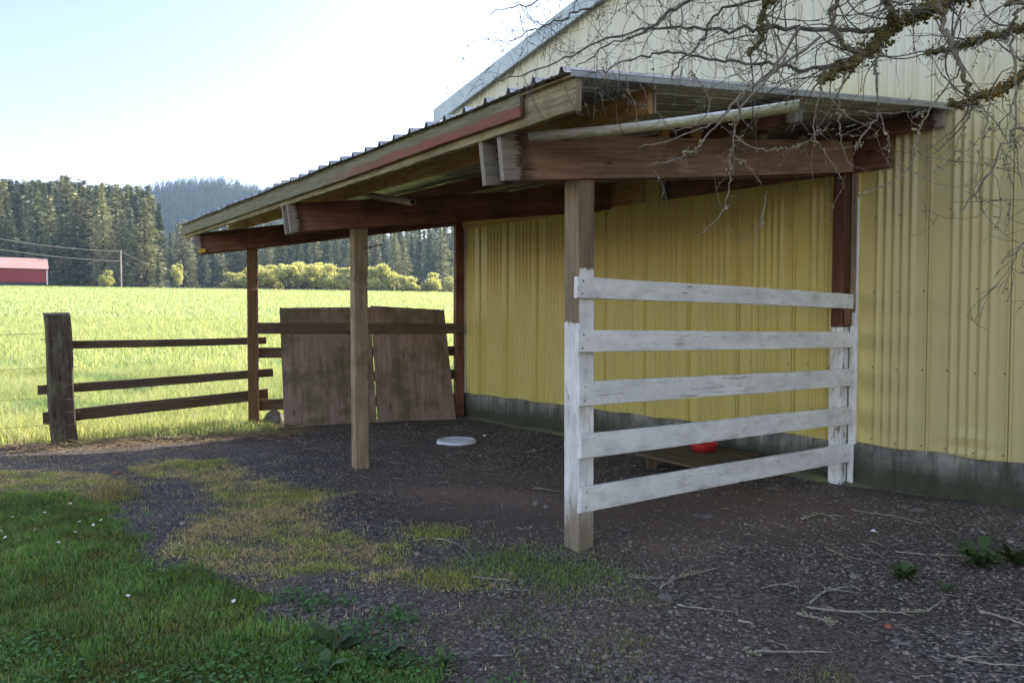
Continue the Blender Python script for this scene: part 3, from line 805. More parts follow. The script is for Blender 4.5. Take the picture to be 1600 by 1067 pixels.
def stone(name, p, size, m, label, cat, group=None, sd=0, flat=.6):
    rs = random.Random(sd); import bmesh
    bm = bmesh.new(); bmesh.ops.create_icosphere(bm, subdivisions=2, radius=1)
    off = rs.random()*50
    for v in bm.verts:
        k = 1+.28*(math.sin(v.co.x*2.7+off)*math.cos(v.co.y*3.1+off)+.6*math.sin(v.co.z*4+off*2))+rs.uniform(-.06, .06)
        v.co = V((v.co.x*size[0]*k, v.co.y*size[1]*k, v.co.z*size[2]*k))
    me = bpy.data.meshes.new(name); bm.to_mesh(me); bm.free()
    o = link(name, me, m, None, Matrix.Translation(p+V((0, 0, size[2]*.45))) @ Matrix.Rotation(rs.random()*6, 4, 'Z'))
    tag(o, label, cat, group); return o
# angular block
mb = MB(); c = gp(426, 664)
base = [(-.17, -.10), (.17, -.08), (.19, .12), (-.14, .13)]; topp = [(-.10, -.03, .16), (.03, -.04, .26), (.13, .06, .17), (-.05, .09, .18)]
mb.add([c+V((a, b2, -.02)) for a, b2 in base]+[c+V(t) for t in topp], [(0, 3, 2, 1), (4, 5, 6, 7), (0, 1, 5, 4), (1, 2, 6, 5), (2, 3, 7, 6), (3, 0, 4, 7)])
o = mb.build('rock', M_stone, None, False, Matrix.Translation(c)); bv = o.modifiers.new('b', 'BEVEL'); bv.width = .02; bv.segments = 2
tag(o, 'angular grey rock in the grass at the foot of the far front post', 'rock')
SG = 'stones lying on the gravel'
for i, (px, py, s_, m_, lb_) in enumerate([
    (635, 665, .035, M_stone, 'pale stone near the foot of the right plywood panel'),
    (729, 664, .035, M_stone, 'small stone close to the barn corner under the far wall'),
    (812, 663, .05, M_stone, 'flat grey stone by the foundation left of the near post'),
    (757, 681, .025, M_plate, 'tiny white chip just behind the white lid'),
    (181, 740, .035, M_brick, 'red brick fragment in the shaded gravel at left'),
    (367, 980, .013, M_brick, 'orange leaf-sized fragment in the lawn'),
    (840, 785, .045, M_stone, 'rounded stone, left of a pair, near the white front post'),
    (856, 790, .045, M_stone, 'paler rounded stone, right of a pair, near the white front post'),
    (1388, 980, .022, M_brick, 'orange-red fragment among the fallen twigs at lower right'),
    (1435, 797, .10, M_stone, 'large brownish stone against the barn foundation'),
    (1412, 792, .03, M_stone, 'small stone left of the large one by the foundation'),
    (1105, 803, .10, M_stone, 'broad flat stone half buried below the bottom rail'),
    (1210, 762, .09, M_stone, 'flat stone below the right half of the bottom rail'),
    (1335, 902, .04, M_stone, 'round grey stone among the twigs at right'),
    (1040, 938, .045, M_stone, 'round pale stone left of the long straight twig'),
    (1365, 833, .02, M_plate, 'white chip on the gravel below the foundation'),
    (1055, 862, .03, M_stone, 'small stone on the bare soil in front of the white fence')]):
    p = on(px, py); stone('stone', p-V((0, 0, s_*.2)), (s_, s_*.8, s_*(.55 if s_ < .08 else .25)), m_, lb_, 'stone', SG, i)
# white lid
def disc(name, c, r, h, m, label, cat, rim=.01, tilt=0):
    mb = MB(); k = 36; rings = [(0, h), (r*.55, h), (r*.8, h*.8), (r*.86, h*1.25), (r*.95, h*1.0), (r, .0)]
    vs = [(0, 0, h)]
    for rr, z in rings[1:]:
        for j in range(k):
            q = 2*math.pi*j/k; vs.append((rr*math.cos(q)*(1+.03*math.sin(3*q)), rr*math.sin(q), z))
    fs = [(0, 1+j, 1+(j+1) % k) for j in range(k)]
    for i in range(len(rings)-2):
        for j in range(k): a = 1+i*k+j; b2 = 1+i*k+(j+1) % k; fs.append((a, a+k, b2+k, b2))
    mb.add(vs, fs)
    me = mb.mesh(name, True); o = link(name, me, m, None, Matrix.Translation(c) @ Matrix.Rotation(tilt, 4, 'X')); tag(o, label, cat); return o
c = on(713, 692); disc('lid', c+V((0, 0, .005)), .25, .035, M_plate, 'white round plastic lid lying flat on the ground inside the shelter', 'lid')
# flat board and red feed pan
q = [gp(993, 707, .16), gp(1094, 731, .16), gp(1190, 709, .16), gp(1095, 690, .16)]
mb = MB(); mb.add([p+V((0, 0, -.02)) for p in q]+[p for p in q], [(0, 3, 2, 1), (4, 5, 6, 7), (0, 1, 5, 4), (1, 2, 6, 5), (2, 3, 7, 6), (3, 0, 4, 7)])
M = frame(q[0], q[1])
o = mb.build('floor_board', M_mat, None, False, M); tag(o, 'flat tan board lying low above the ground behind the white rails', 'board')
ctr_ = (q[0]+q[1]+q[2]+q[3])/4
for p in q:
    a = p.lerp(ctr_, .25); bb = board('block', V((a.x, a.y, -.05)), V((a.x, a.y, .138)), .10, .10, M_rail, o, up=V((0, 1, 0)))
c = gp(1100, 704, .16)
mb = MB(); k = 32; vs = []; 
for rr, z in ((.0, .012), (.13, .012), (.165, .10), (.175, .105), (.175, .09), (.14, .0), (0, .0)):
    for j in range(k): a = 2*math.pi*j/k; vs.append((rr*math.cos(a), rr*math.sin(a), z))
fs = []
for i in range(6):
    for j in range(k): a = i*k+j; b2 = i*k+(j+1) % k; fs.append((a, b2, b2+k, a+k))
mb.add(vs, fs); o = link('feed_pan', mb.mesh('feed_pan', True), M_red, None, Matrix.Translation(c) @ Matrix.Scale(.85, 4)); tag(o, 'red plastic pan on the flat board behind the white rails', 'pan')
HAZE = True
# ------------------------------------------------------------------ blades
def blades(name, P, hgt, wid, colr, lean=.5, m=None, curl=1.0, az=None):
    k = len(P); a = rng.random(k)*2*np.pi if az is None else az; b2 = rng.random(k)*2*np.pi
    dx, dy = np.cos(a), np.sin(a); lx, ly = np.cos(b2), np.sin(b2)
    ln_ = rng.random(k)*lean*hgt
    o = np.zeros((k, 5, 3)); wx = dx*wid/2; wy = dy*wid/2
    o[:, 0] = P-np.stack([wx, wy, np.zeros(k)], -1); o[:, 1] = P+np.stack([wx, wy, np.zeros(k)], -1)
    mid = P+np.stack([lx*ln_*.3, ly*ln_*.3, hgt*.55], -1)
    o[:, 2] = mid-np.stack([wx, wy, np.zeros(k)], -1)*.85; o[:, 3] = mid+np.stack([wx, wy, np.zeros(k)], -1)*.85
    o[:, 4] = P+np.stack([lx*ln_, ly*ln_, hgt*(1-.25*curl*rng.random(k))], -1)
    base = (np.arange(k)*5)[:, None, None]
    f = (np.array([[0, 1, 3], [0, 3, 2], [2, 3, 4]])[None]+base).reshape(-1, 3)
    c = np.repeat(colr[:, None, :], 5, 1).reshape(-1, 3)
    me = mesh_np(name, o.reshape(-1, 3), f, False, c)
    return link(name, me, m)
def scatter(x0, x1, y0, y1, dens, test):
    k = int((x1-x0)*(y1-y0)*dens); x = rng.uniform(x0, x1, k); y = rng.uniform(y0, y1, k)
    keep = rng.random(k) < np.clip(test(x, y), 0, 1)
    x, y = x[keep], y[keep]
    return np.stack([x, y, height(x, y)], -1)
def vary(base, k, s=.3, alt=None, altp=0.0):
    c = np.array(base)[None]*(1+(rng.random((k, 1))-.5)*2*s)*(1+(rng.random((k, 3))-.5)*.2)
    if alt is not None:
        q = rng.random(k) < altp; c[q] = np.array(alt)[None]*(1+(rng.random((q.sum(), 1))-.5)*s)
    return c
M_grass = leafmat('lawn_blades', .3); M_fieldg = leafmat('field_blades', .5)
def lawn_d(x, y):
    return .10*smooth(pdist(LAWN, x, y), -.6, 0)*smooth(fbm(x*6+1, y*6, 3), .45, .62)+ smooth(pdist(LAWN, x, y)+(fbm(x*4, y*4, 4)-.5)*.5, -.10, .16)
P = scatter(-4.6, .6, 2.0, 8.0, 9500, lawn_d)
cl = fbm(P[:, 0]*2.2, P[:, 1]*2.2, 4); cl2 = fbm(P[:, 0]*7+9, P[:, 1]*7, 3)
hgt = (.014+.036*cl2)*(.6+.9*rng.random(len(P)))*(.75+.5*cl)
c = vary((.155, .25, .06), len(P), .4, (.30, .27, .11), .10)
c = c*(.55+.95*cl)[:, None]; c[:, 0] *= 1+1.3*np.clip(.55-cl2, 0, 1); c = c*(.7+.6*cl2)[:, None]
o = blades('lawn_grass', P, hgt, .0035+.003*rng.random(len(P)), c, .9, M_grass); tag(o, 'short green lawn grass in the lower left corner', 'grass', kind='stuff')
# small round clover and broad leaves through the lawn
def leaves(name, P, size, colr, m, lift=.03):
    k = len(P); a = rng.random(k)*2*np.pi; t1 = (rng.random(k)-.5)*.9; t2 = (rng.random(k)-.5)*.9
    u1 = np.stack([np.cos(a), np.sin(a), t1], -1)*size[:, None]; u2 = np.stack([-np.sin(a), np.cos(a), t2], -1)*size[:, None]*.62
    ctr = P+np.stack([np.zeros(k), np.zeros(k), lift*rng.random(k)+.004], -1)
    o = np.stack([ctr-u1, ctr-u1*.2-u2, ctr+u1*.55-u2*.8, ctr+u1, ctr+u1*.55+u2*.8, ctr-u1*.2+u2], 1)
    base = (np.arange(k)*6)[:, None, None]
    f = (np.array([[0, 1, 5], [1, 2, 5], [2, 4, 5], [2, 3, 4]])[None]+base).reshape(-1, 3)
    return link(name, mesh_np(name, o.reshape(-1, 3), f, False, np.repeat(colr[:, None, :], 6, 1).reshape(-1, 3)), m)
def clov(x, y):
    a = lawn_d(x, y)*smooth(fbm(x*2.5+4, y*2.5, 4), .45, .62)*smooth(-y, -5.4, -4.2)
    b2 = smooth(pdist(WEED, x, y)+(fbm(x*5, y*5, 4)-.5)*.7, 0, .2)*smooth(fbm(x*5+4, y*5, 4), .40, .62)
    return np.maximum(a*.45, b2*.8)
P = scatter(-3.2, 1.2, 2.0, 6.2, 5200, clov)
o = leaves('clover', P, .006+.009*rng.random(len(P)), vary((.10, .20, .055), len(P), .4), M_grass, .045); tag(o, 'small clover and broad leaves creeping from the lawn into the gravel', 'clover', kind='stuff')
def weedgrass(x, y): return smooth(pdist(WEED, x, y)+(fbm(x*6, y*6, 4)-.5)*.9, 0, .25)*.55*smooth(fbm(x*6+4, y*6+2, 3), .35, .6)
def dry_d(x, y):
    d = np.maximum(pdist(DRY, x, y), pdist(DRY2, x, y)-.05)
    return smooth(d+(fbm(x*3.5, y*3.5, 4)-.46)*.9, -.08, .22)*(.25+.9*smooth(fbm(x*7+2, y*7, 3), .35, .6))+.10*smooth(d, -1.0, -.1)*smooth(fbm(x*5, y*5+3, 3), .5, .65)
P = scatter(-6.5, 1, 4, 9.2, 7500, dry_d); P2_ = scatter(-2.5, 1, 2, 6, 1500, weedgrass)
P = np.concatenate([P, P2_]); k = len(P)
cl2 = fbm(P[:, 0]*5+9, P[:, 1]*5, 3)
c = vary((.66, .51, .26), k, .45, (.40, .37, .13), .2); c[cl2 > .55] *= np.array([.75, .95, .55])
o = blades('dry_grass', P, (.008+.024*cl2)*(.5+rng.random(k)), .0028+.002*rng.random(k), c, 2.6, M_grass); tag(o, 'sparse yellowed grass in a band across the gravel', 'dry grass', kind='stuff')
# tufts on the gravel
TG = 'grass tufts growing in the gravel'
tl = ['yellow-green tuft beside the scraped hollow in the gravel', 'bright green tuft just right of the curved twig', 'low green patch near the foot of the half white post', 'yellow-green tuft at the top edge of the dry grass band', 'sparse tuft on the gravel below the half white post', 'small tuft in the gravel left of the half white post line', 'small pale tuft in the open gravel at centre bottom', 'wide sparse tuft at the bottom edge near the centre', 'tuft at the right tip of the dry grass band', 'tuft at the bottom edge right of centre', 'tiny tuft in the lower middle gravel', 'thin tuft right of the centre bottom gravel']
TO = []
for (px, py, r, kd), lb_ in zip(SPOTS, tl):
    c0 = on(px, py); k = int(1500*r*(1 if kd < 2 else .35)/.2)
    q = rng.normal(size=(k, 2))*r*.95; x = c0.x+q[:, 0]; y = c0.y+q[:, 1]
    P = np.stack([x, y, height(x, y)], -1)
    bc = ((.36, .36, .10), (.19, .27, .07), (.22, .23, .09))[kd]
    o = blades('grass_tuft', P, (.010+.026*rng.random(k)**2)*(1.3 if kd < 2 else 1), .003+.002*rng.random(k), vary(bc, k, .4), 1.3, M_grass)
    TO.append(o)
tv = []; tf = []; tc_ = []; off_ = 0
for o in TO:
    me = o.data; kv = len(me.vertices); a = np.zeros(kv*3, np.float32); me.vertices.foreach_get('co', a); tv.append(a.reshape(-1, 3))
    a = np.zeros(len(me.loops), np.int32); me.loops.foreach_get('vertex_index', a); tf.append(a.reshape(-1, 3)+off_); a = np.zeros(kv*4, np.float32); me.color_attributes['Col'].data.foreach_get('color', a); tc_.append(a.reshape(-1, 4)[:, :3]); off_ += kv
    bpy.data.objects.remove(o)
o = link('gravel_grass', mesh_np('gravel_grass', np.concatenate(tv), np.concatenate(tf), False, np.concatenate(tc_)), M_grass); tag(o, 'yellow-green tufts of grass growing here and there in the gravel', 'grass', kind='stuff')
# tall tan tuft by the lawn edge
for (px, py, s_, lb_) in ((160, 785, 1.0, 'dry straw-coloured grass clump at the back edge of the lawn'), (190, 775, .8, 'smaller straw-coloured clump right of the dry clump at the lawn edge')):
    c0 = on(px, py); k = 70; q = rng.normal(size=(k, 2))*.10
    P = np.stack([c0.x+q[:, 0], c0.y+q[:, 1], height(c0.x+q[:, 0], c0.y+q[:, 1])], -1)
    o = blades('grass_clump', P, (.10+.22*rng.random(k))*s_, .006*np.ones(k), vary((.30, .24, .10), k, .3), 1.1, M_grass); tag(o, lb_, 'grass clump', kind='stuff')
# field grass near the fence
def fld(x, y):
    return smooth(pdist(FIELD, x, y)+(fbm(x*2.5, y*2.5, 3)-.45)*.35, -.02, .3)*np.where(np.abs(x) < .72*y+1.0, 1, 0)*np.where(x < 1.0, 1, 0)
def fgrass(y0, y1, dens, hb, wb, nm, lb_, flo):
    P = scatter(-.72*y1-1, 1.2 if y1 < 30 else .1*y1, y0, y1, dens, fld)
    k = len(P); x, y = P[:, 0], P[:, 1]
    big = fbm(x*.9+3, y*.9, 4); edge = np.clip(pdist(FIELD, x, y)/2.2, 0, 1)
    hh_ = hb*(.35+.8*edge)*(.5+1.0*big)*(.6+.7*rng.random(k))
    c = vary((.37, .43, .21), k, .3, (.58, .56, .38), .25)
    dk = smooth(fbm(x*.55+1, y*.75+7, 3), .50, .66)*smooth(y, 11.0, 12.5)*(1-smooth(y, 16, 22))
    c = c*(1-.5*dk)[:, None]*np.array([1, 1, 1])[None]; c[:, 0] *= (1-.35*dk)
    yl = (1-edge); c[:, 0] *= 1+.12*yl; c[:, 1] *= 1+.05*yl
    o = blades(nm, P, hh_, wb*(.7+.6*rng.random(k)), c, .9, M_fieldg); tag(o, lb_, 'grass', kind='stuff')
fgrass(8.5, 17, 1500, .30, .008, 'tall_grass', 'tall sunlit grass growing just behind the left fence', 0)
fgrass(17, 40, 170, .24, .018, 'meadow_grass', 'bright green crop grass in the middle of the field', 0)
fgrass(40, 139, 9, .18, .05, 'crop_grass', 'pale sunlit crop toward the far edge of the field', 0)
# straw along the field edge
def straw_t(x, y): 
    d = pdist(FIELD, x, y); return np.exp(-((d+.12)/.22)**2)*(x < -2.6)+.10*np.exp(-((d+.5)/.5)**2)*(x < -3.5)
def sticks(name, P, ln_, r, colr, m, tilt=.25):
    k = len(P); a = rng.random(k)*2*np.pi; e = (rng.random(k)-.3)*tilt
    d = np.stack([np.cos(a)*np.cos(e), np.sin(a)*np.cos(e), np.sin(e)], -1)
    s_ = np.stack([-np.sin(a), np.cos(a), np.zeros(k)], -1)*r[:, None]; up_ = np.array([0, 0, 1.])[None]*r[:, None]
    A = P+np.array([0, 0, .006])[None]; Bn = A+d*ln_[:, None]; Md = (A+Bn)/2+s_*((rng.random(k)-.5)*14)[:, None]+np.array([0, 0, .004])
    vs = np.stack([A-s_, A+s_, A+up_*1.6, Md-s_, Md+s_, Md+up_*1.6, Bn-s_*.5, Bn+s_*.5, Bn+up_*.8], 1)
    f = []
    for i in (0, 3):
        f += [[i, i+1, i+4], [i, i+4, i+3], [i+1, i+2, i+5], [i+1, i+5, i+4], [i+2, i, i+3], [i+2, i+3, i+5]]
    f = (np.array(f)[None]+(np.arange(k)*9)[:, None, None]).reshape(-1, 3)
    return link(name, mesh_np(name, vs.reshape(-1, 3), f, False, np.repeat(colr[:, None, :], 9, 1).reshape(-1, 3)), m)
P = scatter(-9, -2.4, 7.8, 11, 900, straw_t); k = len(P)
o = sticks('straw', P, .05+.22*rng.random(k), .0016+.0016*rng.random(k), vary((.34, .25, .14), k, .4), leafmat('straw_mat', .1), .5); tag(o, 'loose dead straw along the sunlit edge of the field', 'straw', kind='stuff')
def grav(x, y): return (1-smooth(pdist(LAWN, x, y), -.1, .1))*(pdist(FIELD, x, y) < -.05)*((x-W0.x)*n.x+(y-W0.y)*n.y > .2)
P = scatter(-5, 4.5, 2.2, 11, 42, grav); k = len(P)
o = sticks('twig_litter', P, .02+.13*rng.random(k)**3, .0011+.0016*rng.random(k), vary((.29, .24, .19), k, .6), leafmat('litter_mat', 0), .2); tag(o, 'scattered broken stalks and twig bits over the gravel', 'twig litter', kind='stuff')
# ------------------------------------------------------------------ gravel stones
import bmesh
bm = bmesh.new(); bmesh.ops.create_icosphere(bm, subdivisions=1, radius=1); bm.verts.ensure_lookup_table()
ICO = np.array([v.co[:] for v in bm.verts]); ICF = np.array([[v.index for v in f.verts] for f in bm.faces]); bm.free()
def rocks(name, P, size, colr, m):
    k = len(P); v = ICO[None]*(1+.45*(rng.random((k, 12, 1))-.5))
    sc_ = np.stack([size*(.7+.6*rng.random(k)), size*(.7+.6*rng.random(k)), size*(.4+.4*rng.random(k))], -1)
    v = v*sc_[:, None]; a = rng.random(k)*6.28; ca, sa = np.cos(a)[:, None], np.sin(a)[:, None]
    x = v[..., 0]*ca-v[..., 1]*sa; y = v[..., 0]*sa+v[..., 1]*ca
    v = np.stack([x, y, v[..., 2]], -1)+P[:, None]+np.array([0, 0, .15])*sc_[:, None, 2:3]
    f = (ICF[None]+(np.arange(k)*12)[:, None, None]).reshape(-1, 3)
    return link(name, mesh_np(name, v.reshape(-1, 3), f, False, np.repeat(colr[:, None], 12, 1).reshape(-1, 3)), m)
def gr2(x, y):
    c1 = gp(740, 790); c2_ = gp(1000, 790)
    bare = np.exp(-(((x-c1.x)/1.1)**2+((y-c1.y)/.85)**2))*.85+np.exp(-(((x-c2_.x)/1.5)**2+((y-c2_.y)/.8)**2))*.75
    return grav(x, y)*(1-bare*.95)*(.25+.95*smooth(fbm(x*2+1, y*2, 4), .35, .6))*np.where(np.abs(x) < .70*y+.5, 1, 0)
P = scatter(-5.5, 4.6, 2.1, 6.0, 1300, gr2); Pb = scatter(-6, 4.6, 6.0, 11, 420, gr2); P = np.concatenate([P, Pb]); k = len(P)
sz = (.0035+.009*rng.random(k)**2.6)*np.where(rng.random(k) < .02, 1.9, 1)
c = vary((.185, .155, .135), k, .6, (.25, .19, .15), .25); q = rng.random(k) < .02; c[q] = np.array([.26, .25, .23])
M_grav = leafmat('gravel_stone', 0, rough=.9)
o = rocks('gravel', P, sz, c, M_grav); tag(o, 'dark crushed gravel covering the yard', 'gravel', kind='stuff')

# ------------------------------------------------------------------ fallen twigs
M_fallen = plain('pale_fallen_wood', (.32, .285, .235), .95, 0, .6, 25, .001)
FT = 'fallen twigs on the gravel'
def twig(pts, r, m, label, forks=2, lich=0, sd=1):
    rs = random.Random(sd); P_ = [on(*p) for p in pts]; mb = MB(); Q = []; r *= .85
    for i in range(len(P_)-1):
        for j in range(4):
            q = P_[i].lerp(P_[i+1], j/4); q = q+V((rs.uniform(-1, 1), rs.uniform(-1, 1), 0))*.006; q.z = hz(q.x, q.y)+r+.008+rs.random()*.006; Q.append(q)
    Q.append(P_[-1]+V((0, 0, r+.008)))
    mb.tube(Q, [r*(1-.55*i/len(Q)) for i in range(len(Q))], 6)
    me_parts = []
    for f in range(forks):
        i = rs.randrange(1, len(Q)-1); d = (Q[i+1 if i+1 < len(Q) else i]-Q[i-1]).normalized(); sdv = V((-d.y, d.x, 0))*rs.choice((-1, 1))
        L_ = rs.uniform(.05, .16); e = [Q[i], Q[i]+(d*.6+sdv*.6)*L_*.5+V((0, 0, .01)), Q[i]+(d*.8+sdv*.9)*L_+V((0, 0, .004))]
        mb.tube(e, [r*.6, r*.45, r*.25], 5)
    o = mb.build('fallen_twig', m, None, True); tag(o, label, 'twig', FT)
    if lich:
        lb2 = MB()
        for i in range(lich):
            c = rs.choice(Q); 
            for t in range(7):
                a = c+V((rs.gauss(0, 1), rs.gauss(0, 1), rs.random()))*.012; s_ = rs.uniform(.004, .011)
                lb2.add([a+V((-s_, 0, 0)), a+V((0, -s_, .3*s_)), a+V((s_, 0, 0)), a+V((0, s_, .5*s_)), a+V((0, 0, s_))], [(0, 1, 4), (1, 2, 4), (2, 3, 4), (3, 0, 4)])
        tag(lb2.build('lichen', M_lich, o), kind='stuff')
    return o
TW = [([(1258, 950), (1330, 960), (1400, 963), (1448, 960), (1475, 935)], .008, 'forked pale branch lying lowest right of centre, its tip bent upward', 3, 4),
 ([(1060, 950), (1100, 953), (1150, 959)], .006, 'straight pale twig lying alone in the lower gravel', 2, 0),
 ([(1030, 925), (1055, 905), (1080, 898), (1125, 886)], .007, 'lichen-covered twig below the end of the white fence', 2, 6),
 ([(985, 905), (1010, 908), (1055, 905)], .005, 'short lichen-tufted twig left of the lichen-covered one', 1, 4),
 ([(1190, 920), (1220, 912), (1245, 918), (1248, 925)], .005, 'small curved twig left of the forked branch', 1, 1),
 ([(1265, 945), (1290, 925), (1330, 918), (1345, 925)], .007, 'arched twig above the forked branch', 2, 2),
 ([(1252, 815), (1280, 806), (1300, 812)], .009, 'white splintered stick below the wall post', 2, 4),
 ([(1330, 800), (1380, 808), (1440, 822)], .006, 'long thin twig lying along the foundation', 2, 2),
 ([(1400, 868), (1450, 872), (1520, 878)], .006, 'long twig left of the green weeds', 2, 1),
 ([(1345, 855), (1360, 865), (1380, 878)], .005, 'short slanting twig in the right gravel', 0, 0),
 ([(1180, 1019), (1230, 1021), (1300, 1021)], .007, 'straight stick near the bottom edge', 0, 0),
 ([(1160, 1015), (1180, 1025), (1200, 1012)], .005, 'lichened knot of twig left of the straight stick at the bottom', 2, 4),
 ([(1530, 962), (1570, 974), (1600, 983)], .009, 'thick grey stick at the right edge', 0, 0),
 ([(1480, 1030), (1530, 1045), (1620, 1055)], .006, 'thin twig in the bottom right corner', 2, 0),
 ([(1155, 972), (1175, 976)], .008, 'stubby pale stick chip below the straight twig', 0, 0),
 ([(645, 845), (680, 841), (715, 850), (738, 870), (742, 888)], .005, 'long curved twig arching beside the dry grass', 0, 0),
 ([(735, 903), (790, 908), (800, 911)], .006, 'pale straight twig at the tip of the dry grass band', 1, 0),
 ([(790, 925), (830, 926)], .004, 'short pale twig under the dry grass tip', 0, 0),
 ([(770, 1025), (800, 1024)], .005, 'short white twig near the weeds at the bottom', 0, 0),
 ([(838, 770), (860, 774), (880, 777)], .005, 'brown twig just left of the half white post', 0, 0),
 ([(408, 684), (450, 690)], .005, 'pale stalk lying in front of the far front post', 1, 0),
 ([(465, 688), (480, 694)], .006, 'white stalk to the right of the stalk by the far front post', 1, 0),
 ([(515, 718), (540, 719)], .004, 'thin pale stalk left of the middle post foot', 0, 0),
 ([(608, 725), (630, 727)], .004, 'thin pale stalk right of the middle post foot', 0, 0),
 ([(606, 808), (625, 810)], .007, 'flat wood chip left of the hollow', 0, 0),
 ([(1290, 860), (1310, 868), (1330, 880)], .006, 'dull twig near the centre right, next to two stones', 1, 1),
 ([(1200, 1000), (1225, 1010), (1235, 1022)], .004, 'thin bent twig above the straight stick at the bottom', 0, 0),
 ([(1245, 960), (1290, 970), (1300, 975)], .009, 'mossy lichen-clumped twig below the arched twig', 1, 8)]
for i, (p, r, lb_, fk, lc) in enumerate(TW): twig(p, r, M_fallen, lb_, fk, lc, i)
# ------------------------------------------------------------------ weeds and daisies
M_weed = leafmat('weed_leaf', .25, fixed=(.07, .105, .04), spread=.2)
def rosette(px, py, r, nl, label, up_=.5, sd=0, wide=.40):
    rs = np.random.default_rng(sd); c0 = on(px, py); vs = []; fs = []; cs = []
    for i in range(nl):
        a = rs.random()*6.28; L_ = r*(.5+.6*rs.random()); e = up_*(.3+rs.random()); K = 6
        d = np.array([math.cos(a), math.sin(a)]); s_ = np.array([-d[1], d[0]])
        o = len(vs); sh = .7+.6*rs.random()
        for j in range(K+1):
            t = j/K; wv = L_*wide*math.sin(math.pi*min(1, t*.92+.06))**.8*(1+.25*math.sin(j*2.5+i)); x = L_*t; z = L_*e*math.sin(t*2.1)*.8
            for sg in (-1, 1): vs.append((d[0]*x+s_[0]*wv*sg*.5, d[1]*x+s_[1]*wv*sg*.5, z+.006-abs(wv)*.15)); cs.append((sh, sh, sh))
        for j in range(K): b_ = o+j*2; fs.append((b_, b_+1, b_+3, b_+2))
    me = mesh_np('weed', np.array(vs), np.array(fs), True, np.array(cs))
    o = link('weed', me, M_weed, None, Matrix.Translation(c0)); tag(o, label, 'weed', 'broadleaf weeds in the yard')
for i, a in enumerate([(1412, 905, .11, 34, 'leafy green weed near the right edge, left of the bigger one', .9, 1), (1530, 890, .15, 46, 'bushy dark weed against the shade at the right edge', 1.1, 2), (1478, 925, .07, 9, 'small pale-leaved weed between the two right hand weeds', 1.0, 3),
    (1590, 885, .15, 22, 'weed cut by the right edge of the photo', 1.0, 4), (520, 1012, .14, 14, 'long-leaved weed at the bottom in the thin lawn', .7, 5), (600, 1028, .13, 12, 'long-leaved weed right of the first at the bottom', .7, 6), (505, 1050, .13, 12, 'long-leaved weed touching the bottom edge', .7, 7), (635, 1040, .09, 9, 'small upright weed among the bottom weeds', .9, 8), (690, 1035, .08, 8, 'tiny weed at the right end of the bottom weeds', .8, 9)]): rosette(*a)
ms_ = MB(); k = 9
pet = []
for j in range(2*k):
    q = math.pi*j/k; rr = .013 if j % 2 == 0 else .0085; pet.append((rr*math.cos(q), rr*math.sin(q), .0))
ms_.add([(0, 0, -.001)]+pet, [(0, 1+j, 1+(j+1) % (2*k)) for j in range(2*k)])
dm = ms_.mesh('daisy'); M_daisy = plain('daisy_white', (.85, .85, .82), .6, 0, .05); dm.materials.append(M_daisy)
sb = MB(); sb.tube([(0, 0, -.05), (0, 0, -.001)], .0012, 4); stm = sb.mesh('stem'); stm.materials.append(M_weed)
cb = MB(); cb.tube([(0, 0, 0), (0, 0, .002)], .0035, 8); cem = cb.mesh('flower_centre'); cem.materials.append(plain('daisy_yellow', (.6, .42, .04)))
for i, (px, py) in enumerate([(20, 818), (62, 808), (76, 804), (110, 798), (30, 815), (52, 822), (124, 830), (146, 836), (158, 828), (180, 826), (8, 850), (16, 858), (30, 856), (42, 852), (70, 812), (118, 846), (2, 840), (144, 832), (55, 840), (365, 956), (200, 945), (92, 862)]):
    p = on(px, py)
    e = empty('daisy', p+V((0, 0, .055)), 'small white daisy in the green lawn', 'daisy', 'white daisies dotted over the lawn')
    e.rotation_euler = (random.uniform(-.35, .35)+.3, random.uniform(-.3, .3), random.random()*6)
    for nm, me in (('petals', dm), ('stem', stm), ('flower_centre', cem)):
        o = bpy.data.objects.new(nm, me); col.objects.link(o); o.parent = e
# ------------------------------------------------------------------ conifers
def conifer_mesh(Hh, rad, lev, nb, clump, seed, zlo=.12, ragged=.4, size=1.0):
    rs = np.random.default_rng(seed); T = []; C = []
    for i in range(lev):
        t = (i+rs.random()*.8)/lev; z = Hh*(zlo+(1-zlo)*t)
        rr = rad*((1-t)**(.75 if seed % 2 else .5))*min(1, (1-t)*2.6+.04)*(.55+.6*rs.random())*(1 if t > .15 else .6+t*2.6)+.12
        for j in range(nb if t < .85 else max(3, nb-3)):
            a = rs.random()*6.283; L_ = rr*(1-ragged*rs.random()); droop = .25+.35*rs.random()
            kk = max(2, int(clump*L_/rad+1))
            for q in range(kk):
                f = .25+.75*(q+rs.random())/kk; x = L_*f; zz = z-droop*x*f+.15*x
                c = np.array([x*math.cos(a), x*math.sin(a), zz])+rs.normal(size=3)*.16*size
                s_ = size*(.36+.50*rs.random())*(1.1-.5*f)
                d = np.array([math.cos(a), math.sin(a), -.35+.5*rs.random()])+rs.normal(size=3)*.45; d /= np.linalg.norm(d)
                e = np.cross(d, rs.normal(size=3)); e /= np.linalg.norm(e)+1e-6
                T.append([c-d*s_*.7-e*s_*.28, c-d*s_*.5+e*s_*.35, c+d*s_*1.1]); v = .6+.8*rs.random(); C += [[v, v, v]]*3
    T = np.array(T); me = mesh_np('conifer_crown', T.reshape(-1, 3), np.arange(len(T)*3).reshape(-1, 3), False, np.array(C)); return me
def trunk_mesh(Hh, r):
    mb = MB(); mb.tube([(0.05*math.sin(i), .05*math.cos(i*1.3), Hh*i/8-.5) for i in range(9)], [r*(1-.92*i/8) for i in range(9)], 7); return mb.mesh('trunk', True)
M_con = leafmat('conifer_needles', .12, fixed=(.27, .265, .15), spread=.38)
